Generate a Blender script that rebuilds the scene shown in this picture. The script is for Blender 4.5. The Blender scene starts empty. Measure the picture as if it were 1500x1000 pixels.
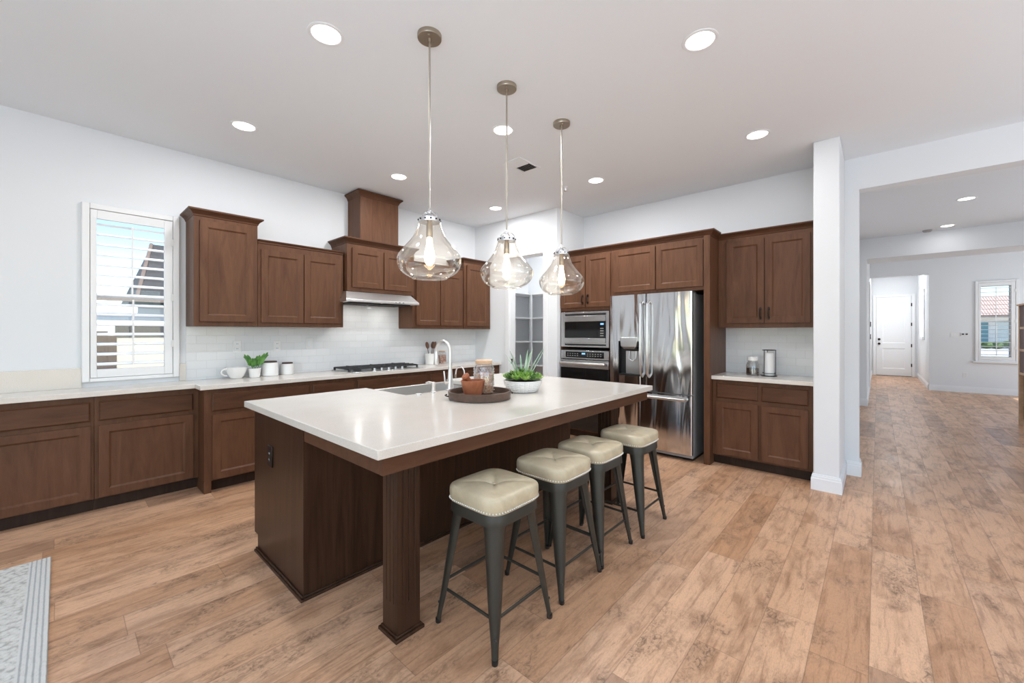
import bpy, bmesh, math, random
from mathutils import Vector, Matrix

random.seed(7)
S = bpy.context.scene
COL = S.collection
PI = math.pi

# ------------------------------------------------------------------ camera, world, light, exposure
CAM_H = 1.355
cam_data = bpy.data.cameras.new('camera')
cam = bpy.data.objects.new('camera', cam_data)
COL.objects.link(cam)
cam_data.sensor_width = 36.0
cam_data.lens = 596.0 / 1500.0 * 36.0
cam_data.shift_y = -13.35 / 1500.0
cam_data.clip_start = 0.05
cam_data.clip_end = 200
cam.location = (0, 0, CAM_H)
cam.rotation_euler = (math.radians(90), 0, -math.radians(48.055))
S.camera = cam

S.view_settings.view_transform = 'Standard'
S.view_settings.look = 'None'
S.view_settings.gamma = 1.0
S.view_settings.use_curve_mapping = False
S.view_settings.exposure = 0.0

world = bpy.data.worlds.new('sky')
S.world = world
world.use_nodes = True
wn = world.node_tree.nodes
wl = world.node_tree.links
wn.clear()
w_out = wn.new('ShaderNodeOutputWorld')
w_bg = wn.new('ShaderNodeBackground')
w_sky = wn.new('ShaderNodeTexSky')
w_sky.sky_type = 'NISHITA'
w_sky.sun_disc = False
w_sky.sun_elevation = math.radians(48)
w_sky.sun_rotation = math.radians(200)
w_sky.air_density = 1.0
w_sky.dust_density = 0.1
w_sky.ozone_density = 3.0
w_bg.inputs['Strength'].default_value = 0.28
wl.new(w_sky.outputs[0], w_bg.inputs[0])
wl.new(w_bg.outputs[0], w_out.inputs[0])


def lamp(name, kind, loc, rot, energy, color=(1, 1, 1), **kw):
    d = bpy.data.lights.new(name, kind)
    d.energy = energy
    d.color = color
    for k, v in kw.items():
        setattr(d, k, v)
    o = bpy.data.objects.new(name, d)
    COL.objects.link(o)
    o.location = loc
    o.rotation_euler = rot
    return o


lamp('sun', 'SUN', (0, -10, 20), (math.radians(46), 0, math.radians(-12)), 7.0, (1, 0.96, 0.9), angle=0.01)
# daylight coming through the glazed doors of the great room behind the camera
lamp('daylight_west', 'AREA', (-4.40, -0.4, 1.35), (math.radians(90), 0, math.radians(-90)), 50, (0.78, 0.89, 1.0),
     shape='RECTANGLE', size=3.8, size_y=2.4)
lamp('daylight_south', 'AREA', (0.4, -4.40, 1.35), (math.radians(90), 0, 0), 14, (0.78, 0.89, 1.0),
     shape='RECTANGLE', size=6.0, size_y=2.4)
lamp('far_room_fill', 'AREA', (11.8, -4.40, 1.5), (math.radians(90), 0, 0), 50, (0.80, 0.90, 1.0),  # added lamp at an unseen window, brightening the far wall
     shape='RECTANGLE', size=1.8, size_y=2.0)
# added lamp out of view above the side yard, whitening the louvers
lamp('louver_fill', 'AREA', (0.2, 6.3, 3.9), (math.radians(-38), 0, 0), 90, (0.92, 0.96, 1.0), shape='RECTANGLE', size=2.0, size_y=1.6)
# added unseen uplights brightening the ceilings in place of bounced light
lamp('bounce_fill', 'AREA', (-2.2, -1.6, 1.1), (math.radians(180), 0, 0), 255, (0.72, 0.86, 1.0),
     shape='RECTANGLE', size=3.4, size_y=4.0)
lamp('bounce_fill', 'AREA', (2.6, -3.0, 1.1), (math.radians(180), 0, 0), 72, (0.72, 0.86, 1.0),
     shape='RECTANGLE', size=4.0, size_y=2.2)
lamp('bounce_fill', 'AREA', (7.6, -3.0, 1.1), (math.radians(180), 0, 0), 26, (0.78, 0.89, 1.0),
     shape='RECTANGLE', size=3.0, size_y=2.0)
lamp('bounce_fill', 'AREA', (12.0, -2.6, 1.0), (math.radians(180), 0, 0), 9, (0.85, 0.93, 1.0),
     shape='RECTANGLE', size=2.0, size_y=2.0)
CAN_POWER = 10.5
CAN_COLOR = (0.97, 0.98, 1.0)


# ------------------------------------------------------------------ materials
def mat(name, base=(0.8, 0.8, 0.8), rough=0.5, metal=0.0, emit=None, emit_s=0.0, spec=0.5, coat=0.0):
    m = bpy.data.materials.new(name)
    m.use_nodes = True
    b = m.node_tree.nodes['Principled BSDF']
    b.inputs['Base Color'].default_value = (*base, 1)
    b.inputs['Roughness'].default_value = rough
    b.inputs['Metallic'].default_value = metal
    b.inputs['Specular IOR Level'].default_value = spec
    b.inputs['Coat Weight'].default_value = coat
    if emit:
        b.inputs['Emission Color'].default_value = (*emit, 1)
        b.inputs['Emission Strength'].default_value = emit_s
    return m


class N:
    """tiny node helper"""
    def __init__(s, m):
        s.m = m
        s.n = m.node_tree.nodes
        s.l = m.node_tree.links
        s.b = s.n['Principled BSDF']

    def new(s, t, **kw):
        o = s.n.new(t)
        for k, v in kw.items():
            setattr(o, k, v)
        return o

    def link(s, a, b):
        s.l.new(a, b)

    def math(s, op, a, b=None):
        o = s.new('ShaderNodeMath', operation=op)
        for i, x in enumerate((a, b)):
            if x is None:
                continue
            if isinstance(x, (int, float)):
                o.inputs[i].default_value = x
            else:
                s.link(x, o.inputs[i])
        return o.outputs[0]

    def noise(s, vec, scale, detail=3, rough=0.5, dist=0.0):
        o = s.new('ShaderNodeTexNoise')
        s.link(vec, o.inputs['Vector'])
        o.inputs['Scale'].default_value = scale
        o.inputs['Detail'].default_value = detail
        o.inputs['Roughness'].default_value = rough
        o.inputs['Distortion'].default_value = dist
        return o.outputs['Fac']

    def ramp(s, fac, stops):
        o = s.new('ShaderNodeValToRGB')
        r = o.color_ramp
        while len(r.elements) < len(stops):
            r.elements.new(0.5)
        for e, (p, c) in zip(r.elements, stops):
            e.position = p
            e.color = (*c, 1)
        s.link(fac, o.inputs[0])
        return o.outputs[0]

    def mix(s, fac, a, b, mode='MIX'):
        o = s.new('ShaderNodeMix', data_type='RGBA', blend_type=mode)
        for sock, x in ((o.inputs[0], fac), (o.inputs[6], a), (o.inputs[7], b)):
            if isinstance(x, (int, float)):
                sock.default_value = x
            elif isinstance(x, tuple):
                sock.default_value = (*x, 1)
            else:
                s.link(x, sock)
        return o.outputs[2]

    def coord(s, which='Object', scale=(1, 1, 1), rot=(0, 0, 0)):
        t = s.new('ShaderNodeTexCoord')
        mp = s.new('ShaderNodeMapping')
        mp.inputs['Scale'].default_value = scale
        mp.inputs['Rotation'].default_value = rot
        s.link(t.outputs[which], mp.inputs['Vector'])
        return mp.outputs[0]

    def bump(s, h, strength=0.2, dist=0.01):
        o = s.new('ShaderNodeBump')
        o.inputs['Strength'].default_value = strength
        o.inputs['Distance'].default_value = dist
        s.link(h, o.inputs['Height'])
        s.link(o.outputs[0], s.b.inputs['Normal'])


def wood(name, dark, light, scale=(9, 9, 1.2), rough=0.42, var=0.5):
    m = mat(name, rough=rough, spec=0.24)
    k = N(m)
    info = k.new('ShaderNodeObjectInfo')
    v = k.coord('Object', scale)
    add = k.new('ShaderNodeVectorMath', operation='ADD')
    mul = k.new('ShaderNodeVectorMath', operation='SCALE')
    k.link(info.outputs['Random'], mul.inputs['Scale'])
    mul.inputs[0].default_value = (31, 17, 23)
    k.link(v, add.inputs[0])
    k.link(mul.outputs[0], add.inputs[1])
    a = k.noise(add.outputs[0], 1.3, 4, 0.55, 1.6)
    f = k.noise(add.outputs[0], 9.0, 3, 0.6, 0.3)
    t = k.math('ADD', k.math('MULTIPLY', a, 0.75), k.math('MULTIPLY', f, 0.25))
    c = k.ramp(t, [(0.30, dark), (0.70, light)])
    k.link(c, k.b.inputs['Base Color'])
    k.bump(f, 0.05, 0.002)
    return m


M = {}
M['wood'] = wood('stained_cabinet_wood', (0.086, 0.036, 0.0175), (0.146, 0.066, 0.034))
M['wood_h'] = wood('stained_drawer_wood', (0.070, 0.028, 0.0135), (0.118, 0.052, 0.027), scale=(1.2, 9, 9))
M['island_wood'] = wood('dark_island_wood', (0.026, 0.0115, 0.0058), (0.070, 0.032, 0.017), scale=(14, 14, 0.8), rough=0.33)
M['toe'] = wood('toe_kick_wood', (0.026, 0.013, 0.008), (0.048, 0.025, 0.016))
M['gap'] = mat('shadow_gap', (0.012, 0.009, 0.008), 0.8)


def wall_paint(name, c, bump=0.06):
    m = mat(name, c, 0.85, spec=0.25)
    k = N(m)
    v = k.coord('Object')
    k.bump(k.noise(v, 70, 3), bump, 0.004)
    return m


M['wall'] = wall_paint('white_wall_paint', (0.79, 0.805, 0.82))
M['ceiling'] = wall_paint('white_ceiling_paint', (0.835, 0.86, 0.885), 0.10)
M['trim'] = mat('white_trim_paint', (0.84, 0.85, 0.86), 0.4)
M['white_plastic'] = mat('white_plastic', (0.82, 0.82, 0.81), 0.35)
M['shutter'] = mat('white_shutter_paint', (0.86, 0.86, 0.86), 0.35)
M['black'] = mat('black_plastic', (0.012, 0.012, 0.013), 0.35)
M['iron'] = mat('cast_iron', (0.02, 0.02, 0.022), 0.55)
M['nickel'] = mat('brushed_nickel', (0.40, 0.34, 0.27), 0.34, 1.0)
M['chrome'] = mat('chrome', (0.80, 0.80, 0.80), 0.12, 1.0)
M['steel_plain'] = mat('satin_steel', (0.62, 0.62, 0.62), 0.28, 1.0)
M['satin'] = mat('satin_nickel', (0.80, 0.79, 0.77), 0.34, 1.0)
M['rod'] = mat('pale_nickel_rod', (0.48, 0.44, 0.38), 0.35, 1.0)
M['bronze'] = mat('dark_bronze', (0.035, 0.025, 0.02), 0.4, 0.8)


def steel(name, wav, rough=0.2, c=(0.60, 0.60, 0.61), amp=0.25):
    m = mat(name, c, rough, 1.0)
    k = N(m)
    v = k.coord('Object', wav)
    a = k.noise(v, 1.0, 2, 0.5, 0.6)
    v2 = k.coord('Object', (wav[0] * 22, wav[1] * 22, wav[2] * 3))
    f = k.noise(v2, 1.5, 2, 0.5)
    h = k.math('ADD', k.math('MULTIPLY', a, 1.0), k.math('MULTIPLY', f, 0.006))
    k.bump(h, amp, 0.05)
    return m


M['hood_steel'] = mat('hood_steel', (0.72, 0.72, 0.71), 0.36, 1.0)
M['fridge'] = steel('wavy_fridge_steel', (4.6, 4.6, 0.55), 0.13, c=(0.70, 0.70, 0.71), amp=0.75)
M['steel'] = steel('brushed_steel', (2.0, 2.0, 0.8), 0.25, amp=0.12)
M['fridge_side'] = mat('grey_fridge_side', (0.34, 0.345, 0.35), 0.42, 0.2)
M['oven_glass'] = mat('black_oven_glass', (0.008, 0.008, 0.009), 0.06)
M['display'] = mat('blue_display', (0.02, 0.05, 0.1), 0.2, emit=(0.25, 0.55, 1.0), emit_s=1.4)
M['button'] = mat('grey_button_print', (0.35, 0.34, 0.33), 0.5)


def quartz(name, c):
    m = mat(name, c, 0.16, spec=0.5)
    k = N(m)
    v = k.coord('Object')
    a = k.noise(v, 260, 2, 0.6)
    b = k.noise(v, 5, 3, 0.5)
    t = k.ramp(a, [(0.30, tuple(x * 0.86 for x in c)), (0.48, c), (0.70, tuple(min(1, x * 1.08) for x in c))])
    u = k.ramp(b, [(0.3, (0.95, 0.95, 0.94)), (0.7, (1, 1, 1))])
    k.link(k.mix(1.0, t, u, 'MULTIPLY'), k.b.inputs['Base Color'])
    return m


M['quartz'] = quartz('cream_quartz', (0.74, 0.69, 0.63))


def tiles(name, axis):
    m = mat(name, (0.8, 0.8, 0.8), 0.12)
    k = N(m)
    v = k.coord('Object', (1, 1, 1), (PI / 2, 0, 0) if axis == 'x' else (0, 0, 0))
    if axis == 'y':
        sep = k.new('ShaderNodeSeparateXYZ')
        cmb = k.new('ShaderNodeCombineXYZ')
        t = k.new('ShaderNodeTexCoord')
        k.link(t.outputs['Object'], sep.inputs[0])
        k.link(sep.outputs[1], cmb.inputs[0])
        k.link(sep.outputs[2], cmb.inputs[1])
        v = cmb.outputs[0]
    else:
        sep = k.new('ShaderNodeSeparateXYZ')
        cmb = k.new('ShaderNodeCombineXYZ')
        t = k.new('ShaderNodeTexCoord')
        k.link(t.outputs['Object'], sep.inputs[0])
        k.link(sep.outputs[0], cmb.inputs[0])
        k.link(sep.outputs[2], cmb.inputs[1])
        v = cmb.outputs[0]
    br = k.new('ShaderNodeTexBrick')
    k.link(v, br.inputs['Vector'])
    br.inputs['Scale'].default_value = 1.0
    br.inputs['Brick Width'].default_value = 0.155
    br.inputs['Row Height'].default_value = 0.078
    br.inputs['Mortar Size'].default_value = 0.0018
    br.inputs['Mortar Smooth'].default_value = 0.2
    br.inputs['Color1'].default_value = (0.80, 0.81, 0.82, 1)
    br.inputs['Color2'].default_value = (0.77, 0.78, 0.79, 1)
    br.inputs['Mortar'].default_value = (0.70, 0.71, 0.72, 1)
    k.link(br.outputs[0], k.b.inputs['Base Color'])
    inv = k.math('SUBTRACT', 1.0, br.outputs['Fac'])
    k.bump(inv, 0.5, 0.002)
    return m


M['tile_x'] = tiles('white_subway_tile', 'x')
M['tile_y'] = tiles('white_subway_tile_side', 'y')


def floor_mat():
    m = mat('rustic_plank_floor', rough=0.36, spec=0.22)
    k = N(m)
    PW, PL = 0.19, 1.22
    tc = k.new('ShaderNodeTexCoord')
    sep = k.new('ShaderNodeSeparateXYZ')
    k.link(tc.outputs['Object'], sep.inputs[0])
    x, y = sep.outputs[0], sep.outputs[1]
    ry = k.math('DIVIDE', k.math('SUBTRACT', y, 0.027), PW)
    row = k.math('FLOOR', ry)
    wnr = k.new('ShaderNodeTexWhiteNoise', noise_dimensions='1D')
    k.link(row, wnr.inputs['W'])
    cx = k.math('ADD', k.math('DIVIDE', x, PL), k.math('MULTIPLY', wnr.outputs['Value'], 7.3))
    colu = k.math('FLOOR', cx)
    cid = k.new('ShaderNodeCombineXYZ')
    k.link(row, cid.inputs[0])
    k.link(colu, cid.inputs[1])
    wnp = k.new('ShaderNodeTexWhiteNoise', noise_dimensions='2D')
    k.link(cid.outputs[0], wnp.inputs['Vector'])
    pid = wnp.outputs['Value']
    # grain coordinates shifted per plank
    off = k.new('ShaderNodeVectorMath', operation='SCALE')
    k.link(wnp.outputs['Color'], off.inputs[0])
    off.inputs['Scale'].default_value = 40
    pos = k.new('ShaderNodeVectorMath', operation='ADD')
    k.link(tc.outputs['Object'], pos.inputs[0])
    k.link(off.outputs[0], pos.inputs[1])

    def sc(s):
        mp = k.new('ShaderNodeMapping')
        mp.inputs['Scale'].default_value = s
        k.link(pos.outputs[0], mp.inputs['Vector'])
        return mp.outputs[0]
    fine = k.noise(sc((2.2, 26, 1)), 1.6, 5, 0.65, 0.6)
    blot = k.noise(sc((2.0, 5.5, 1)), 1.5, 4, 0.6, 0.9)
    knot = k.noise(sc((3.2, 8.0, 1)), 1.9, 5, 0.62, 1.8)
    base = k.ramp(pid, [(0.0, (0.52, 0.292, 0.168)), (0.35, (0.61, 0.364, 0.222)), (0.7, (0.68, 0.424, 0.272)), (1.0, (0.49, 0.285, 0.178))])
    g = k.ramp(fine, [(0.26, (0.58, 0.52, 0.47)), (0.48, (1, 1, 1)), (0.75, (1.07, 1.05, 1.03))])
    c = k.mix(1.0, base, g, 'MULTIPLY')
    bl = k.ramp(blot, [(0.32, (0.66, 0.61, 0.57)), (0.50, (1, 1, 1)), (0.72, (1.08, 1.07, 1.04))])
    c = k.mix(0.80, c, bl, 'MULTIPLY')
    micro = k.ramp(k.noise(sc((40, 130, 1)), 1.6, 4, 0.7), [(0.32, (0.80, 0.77, 0.74)), (0.55, (1.02, 1.02, 1.02))])
    c = k.mix(0.8, c, micro, 'MULTIPLY')
    # weathered patches: dark scribbles inside soft areas
    patch = k.ramp(k.noise(sc((1.6, 3.4, 1)), 1.7, 3, 0.5, 0.6), [(0.50, (0, 0, 0)), (0.66, (1, 1, 1))])
    scrib = k.ramp(k.noise(sc((14, 22, 1)), 1.8, 6, 0.72, 1.4), [(0.40, (1, 1, 1)), (0.53, (0, 0, 0))])
    c = k.mix(k.math('MULTIPLY', k.math('MULTIPLY', patch, scrib), 0.82), c, (0.15, 0.08, 0.045))
    c = k.mix(k.math('MULTIPLY', patch, 0.22), c, (0.27, 0.175, 0.115))
    kn = k.ramp(knot, [(0.27, (1, 1, 1)), (0.36, (0, 0, 0))])
    c = k.mix(k.math('MULTIPLY', kn, 0.7), c, (0.17, 0.10, 0.06))
    # some darker planks
    dk = k.math('GREATER_THAN', pid, 0.90)
    c = k.mix(k.math('MULTIPLY', dk, 0.27), c, (0.22, 0.14, 0.095))
    # seams
    fy = k.math('FRACT', ry)
    fx = k.math('FRACT', cx)
    ey = k.math('MINIMUM', fy, k.math('SUBTRACT', 1.0, fy))
    ex = k.math('MINIMUM', fx, k.math('SUBTRACT', 1.0, fx))
    sy = k.math('LESS_THAN', ey, 0.010)
    sx = k.math('LESS_THAN', ex, 0.0014)
    seam = k.math('MAXIMUM', sy, sx)
    c = k.mix(k.math('MULTIPLY', seam, 0.42), c, (0.13, 0.08, 0.05))
    k.link(c, k.b.inputs['Base Color'])
    k.link(k.ramp(blot, [(0.3, (0.40, 0.40, 0.40)), (0.7, (0.28, 0.28, 0.28))]), k.b.inputs['Roughness'])
    k.bump(k.math('SUBTRACT', fine, k.math('MULTIPLY', seam, 0.8)), 0.10, 0.003)
    return m


M['floor'] = floor_mat()


def thin_glass(name, tint=(1, 1, 1), gloss=(1, 1, 1), base=0.04, edge=0.75):
    m = bpy.data.materials.new(name)
    m.use_nodes = True
    n, l = m.node_tree.nodes, m.node_tree.links
    n.clear()
    out = n.new('ShaderNodeOutputMaterial')
    tr = n.new('ShaderNodeBsdfTransparent')
    tr.inputs[0].default_value = (*tint, 1)
    gl = n.new('ShaderNodeBsdfGlossy')
    gl.inputs[0].default_value = (*gloss, 1)
    gl.inputs['Roughness'].default_value = 0.02
    lw = n.new('ShaderNodeLayerWeight')
    lw.inputs[0].default_value = 0.35
    mr = n.new('ShaderNodeMapRange')
    mr.inputs['To Min'].default_value = base
    mr.inputs['To Max'].default_value = edge
    mx = n.new('ShaderNodeMixShader')
    l.new(lw.outputs['Facing'], mr.inputs[0])
    l.new(mr.outputs[0], mx.inputs[0])
    l.new(tr.outputs[0], mx.inputs[1])
    l.new(gl.outputs[0], mx.inputs[2])
    l.new(mx.outputs[0], out.inputs[0])
    return m


M['pane'] = thin_glass('window_glass', (0.97, 0.99, 0.99), base=0.03, edge=0.4)
M['shade'] = thin_glass('champagne_glass', (0.975, 0.95, 0.905), (1.0, 0.98, 0.95), base=0.07, edge=0.72)
M['jar_glass'] = thin_glass('jar_glass', (0.94, 0.95, 0.95), base=0.14, edge=0.6)
M['bulb'] = mat('warm_bulb', (1, 0.8, 0.5), 0.3, emit=(1.0, 0.80, 0.52), emit_s=9.0)
M['lens'] = mat('lit_lens', (1, 1, 1), 0.5, emit=(1.0, 0.97, 0.93), emit_s=6.0)

# decor
M['ceramic'] = mat('white_ceramic', (0.84, 0.83, 0.81), 0.18)
M['dark_lid'] = mat('dark_wood_lid', (0.07, 0.04, 0.03), 0.5)
M['light_wood'] = wood('pale_wood', (0.55, 0.36, 0.22), (0.74, 0.53, 0.37), scale=(6, 6, 6), rough=0.5)
M['utensil'] = wood('utensil_wood', (0.09, 0.045, 0.03), (0.20, 0.11, 0.07), scale=(12, 12, 3))
M['tray_wood'] = wood('tray_wood', (0.07, 0.045, 0.035), (0.16, 0.10, 0.075), scale=(6, 6, 6), rough=0.4)
M['mortar_wood'] = wood('mortar_wood', (0.26, 0.085, 0.04), (0.44, 0.16, 0.08), scale=(8, 8, 3), rough=0.35)
M['beans'] = mat('beans', (0.42, 0.20, 0.10), 0.6)
M['coffee'] = mat('coffee_beans', (0.045, 0.022, 0.014), 0.5)
M['soil'] = mat('soil', (0.05, 0.035, 0.025), 0.9)
M['paper'] = mat('white_paper', (0.86, 0.86, 0.85), 0.8)


def speckle(name, c1, c2, scale, rough=0.6, lo=0.42, hi=0.58):
    m = mat(name, c1, rough)
    k = N(m)
    k.link(k.ramp(k.noise(k.coord('Object'), scale, 2, 0.6), [(lo, c1), (hi, c2)]), k.b.inputs['Base Color'])
    return m


M['bean_mix'] = speckle('bean_mix', (0.50, 0.22, 0.11), (0.66, 0.45, 0.30), 90)
M['leaf'] = speckle('green_leaf', (0.05, 0.17, 0.03), (0.13, 0.32, 0.06), 14, 0.4)
M['succulent'] = speckle('succulent_leaf', (0.10, 0.26, 0.03), (0.33, 0.50, 0.11), 16, 0.45)
M['succulent_dark'] = speckle('succulent_dark_leaf', (0.06, 0.15, 0.03), (0.18, 0.30, 0.06), 16, 0.45)
M['aloe'] = speckle('aloe_leaf', (0.27, 0.42, 0.30), (0.46, 0.58, 0.46), 12, 0.45)


def leather():
    m = mat('cream_leather', (0.60, 0.54, 0.44), 0.34, spec=0.5)
    k = N(m)
    v = k.coord('Object')
    a = k.noise(v, 9, 4, 0.6, 0.4)
    f = k.noise(v, 240, 2)
    k.link(k.ramp(a, [(0.3, (0.46, 0.38, 0.25)), (0.7, (0.64, 0.55, 0.39))]), k.b.inputs['Base Color'])
    k.bump(k.math('ADD', a, k.math('MULTIPLY', f, 0.15)), 0.2, 0.004)
    return m


M['leather'] = leather()
M['gunmetal'] = mat('gunmetal_paint', (0.042, 0.038, 0.030), 0.38, 0.3)
M['stud'] = mat('silver_stud', (0.65, 0.63, 0.58), 0.3, 1.0)


def rug_mat():
    m = mat('cream_textured_rug', (0.6, 0.6, 0.57), 0.95, spec=0.1)
    k = N(m)
    v = k.coord('Object')
    a = k.noise(v, 60, 3, 0.7)
    w = k.new('ShaderNodeTexWave', wave_type='BANDS', bands_direction='X')
    k.link(v, w.inputs['Vector'])
    w.inputs['Scale'].default_value = 17.0
    w.inputs['Distortion'].default_value = 0.5
    sep = k.new('ShaderNodeSeparateXYZ')
    k.link(v, sep.inputs[0])
    edge = k.math('GREATER_THAN', sep.outputs[0], -0.085)
    vo = k.new('ShaderNodeTexVoronoi')
    k.link(v, vo.inputs['Vector'])
    vo.inputs['Scale'].default_value = 42
    body = k.ramp(k.math('ADD', k.math('MULTIPLY', a, 0.6), k.math('MULTIPLY', vo.outputs['Distance'], 0.6)),
                  [(0.30, (0.70, 0.69, 0.65)), (0.62, (0.62, 0.61, 0.57)), (0.80, (0.42, 0.41, 0.38))])
    st = k.ramp(w.outputs['Fac'], [(0.10, (0.40, 0.41, 0.40)), (0.40, (0.64, 0.63, 0.60))])
    k.link(k.mix(edge, body, st), k.b.inputs['Base Color'])
    k.bump(k.math('ADD', a, vo.outputs['Distance']), 0.6, 0.01)
    return m


M['rug'] = rug_mat()
M['stucco'] = mat('cream_stucco', (0.50, 0.45, 0.38), 0.9)
M['white_stucco'] = mat('white_stucco', (0.86, 0.84, 0.80), 0.9)
M['fence'] = mat('brown_fence', (0.06, 0.036, 0.03), 0.8)
M['roof_dark'] = mat('dark_roof', (0.05, 0.045, 0.045), 0.8)
M['fascia'] = mat('tan_fascia', (0.20, 0.14, 0.11), 0.7)
M['concrete'] = mat('pale_concrete', (0.62, 0.60, 0.57), 0.9)
M['grass'] = speckle('lawn', (0.20, 0.30, 0.08), (0.36, 0.44, 0.16), 6, 0.9)
M['hedge'] = speckle('hedge', (0.03, 0.07, 0.02), (0.10, 0.17, 0.05), 8, 0.8)
M['blue_shutter'] = mat('teal_shutter', (0.16, 0.33, 0.38), 0.6)


def roof_tile():
    m = mat('terracotta_roof', (0.5, 0.3, 0.22), 0.8)
    k = N(m)
    w = k.new('ShaderNodeTexWave', wave_type='BANDS', bands_direction='Y')
    k.link(k.coord('Object'), w.inputs['Vector'])
    w.inputs['Scale'].default_value = 3.2
    w.inputs['Distortion'].default_value = 0.6
    k.link(k.ramp(w.outputs['Fac'], [(0.35, (0.42, 0.20, 0.15)), (0.6, (0.74, 0.58, 0.50))]), k.b.inputs['Base Color'])
    return m


M['roof_tile'] = roof_tile()


# ------------------------------------------------------------------ mesh helper
class MB:
    def __init__(s):
        s.v = []
        s.f = []

    def quad(s, *p):
        i = len(s.v)
        s.v += [tuple(q) for q in p]
        s.f.append(tuple(range(i, i + len(p))))
        return s

    def box(s, x0, x1, y0, y1, z0, z1):
        i = len(s.v)
        s.v += [(x0, y0, z0), (x1, y0, z0), (x1, y1, z0), (x0, y1, z0), (x0, y0, z1), (x1, y0, z1), (x1, y1, z1), (x0, y1, z1)]
        for f in ((0, 3, 2, 1), (4, 5, 6, 7), (0, 1, 5, 4), (1, 2, 6, 5), (2, 3, 7, 6), (3, 0, 4, 7)):
            s.f.append(tuple(i + j for j in f))
        return s

    def loft(s, rings, cap0=True, cap1=True, closed=True):
        n = len(rings[0])
        i = len(s.v)
        for r in rings:
            s.v += [tuple(p) for p in r]
        for a in range(len(rings) - 1):
            for j in range(n if closed else n - 1):
                k = (j + 1) % n
                s.f.append((i + a * n + j, i + a * n + k, i + (a + 1) * n + k, i + (a + 1) * n + j))
        if cap0:
            s.f.append(tuple(i + j for j in reversed(range(n))))
        if cap1:
            s.f.append(tuple(i + (len(rings) - 1) * n + j for j in range(n)))
        return s

    def lathe(s, prof, c=(0, 0, 0), n=32, cap0=True, cap1=True):
        rings = [[(c[0] + r * math.cos(2 * PI * j / n), c[1] + r * math.sin(2 * PI * j / n), c[2] + z) for j in range(n)] for r, z in prof]
        return s.loft(rings, cap0, cap1)

    def tube(s, pts, r, n=10, cap=True, flat=1.0):
        pts = [Vector(p) for p in pts]
        rings = []
        t0 = (pts[1] - pts[0]).normalized()
        up = Vector((0, 0, 1)) if abs(t0.z) < 0.9 else Vector((1, 0, 0))
        nrm = (up - t0 * up.dot(t0)).normalized()
        for i, p in enumerate(pts):
            t = (pts[min(i + 1, len(pts) - 1)] - pts[max(i - 1, 0)]).normalized()
            nrm = (nrm - t * nrm.dot(t)).normalized()
            b = t.cross(nrm)
            rr = r[i] if isinstance(r, (list, tuple)) else r
            rings.append([p + nrm * (rr * math.cos(2 * PI * j / n)) + b * (rr * flat * math.sin(2 * PI * j / n)) for j in range(n)])
        return s.loft(rings, cap, cap)

    def sphere(s, c, r, n=8, m=5, sz=1.0):
        prof = [(max(1e-5, r * math.sin(PI * k / m)), -r * sz * math.cos(PI * k / m)) for k in range(m + 1)]
        return s.lathe(prof, c, n, False, False)

    def obj(s, name, m, parent=None, bevel=0.0, angle=35, seg=2):
        me = bpy.data.meshes.new(name)
        me.from_pydata(s.v, [], s.f)
        bm = bmesh.new()
        bm.from_mesh(me)
        bmesh.ops.recalc_face_normals(bm, faces=bm.faces)
        bm.to_mesh(me)
        bm.free()
        for p in me.polygons:
            p.use_smooth = True
        me.set_sharp_from_angle(angle=math.radians(angle))
        o = bpy.data.objects.new(name, me)
        COL.objects.link(o)
        me.materials.append(M[m] if isinstance(m, str) else m)
        if parent is not None:
            o.parent = parent
        if bevel:
            b = o.modifiers.new('bevel', 'BEVEL')
            b.width = bevel
            b.segments = seg
            b.limit_method = 'ANGLE'
            b.angle_limit = math.radians(40)
        return o


def thing(name, label, cat, loc=(0, 0, 0), rot=0.0, group=None):
    o = bpy.data.objects.new(name, None)
    o.empty_display_size = 0.1
    COL.objects.link(o)
    o.location = loc
    o.rotation_euler = (0, 0, rot)
    return tag(o, label, cat, group)


def tag(o, label, cat, group=None):
    o['label'] = label
    o['category'] = cat
    if group:
        o['group'] = group
    return o


def struct(o):
    o['kind'] = 'structure'
    return o


def copy_tree(o, parent=None):
    c = o.copy()
    COL.objects.link(c)
    if parent is not None:
        c.parent = parent
    for ch in list(o.children):
        copy_tree(ch, c)
    return c


FACE_B = -PI / 2     # local front (-y) turned towards -X


# ------------------------------------------------------------------ setting
YA, XB, CZ, XP = 4.72, 5.03, 3.0, 4.38
YC, XC = YA - 0.0015, XB - 0.0015      # backs of fitted units
struct(MB().box(-4.5, 17.55, -4.5, 4.87, -0.12, 0.0).obj('floor', 'floor'))
struct(MB().box(-4.5, 5.12, -4.5, 5.0, CZ, CZ + 0.12).obj('ceiling', 'ceiling'))
struct(MB().box(5.12, 10.3, -4.5, 0.6, 3.07, 3.19).obj('ceiling_dining', 'ceiling'))
struct(MB().box(10.3, 17.6, -4.5, 0.6, 3.22, 3.34).obj('ceiling_entry', 'ceiling'))

# window hole of the back wall
W0, W1, WZ0, WZ1 = 0.175, 0.652, 1.02, 2.33
wb = MB()
wb.box(-4.5, W0, YA, YA + 0.15, 0, CZ).box(W1, 5.85, YA, YA + 0.15, 0, CZ)
wb.box(W0, W1, YA, YA + 0.15, 0, WZ0).box(W0, W1, YA, YA + 0.15, WZ1, CZ)
struct(wb.obj('wall_back', 'wall'))
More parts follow.
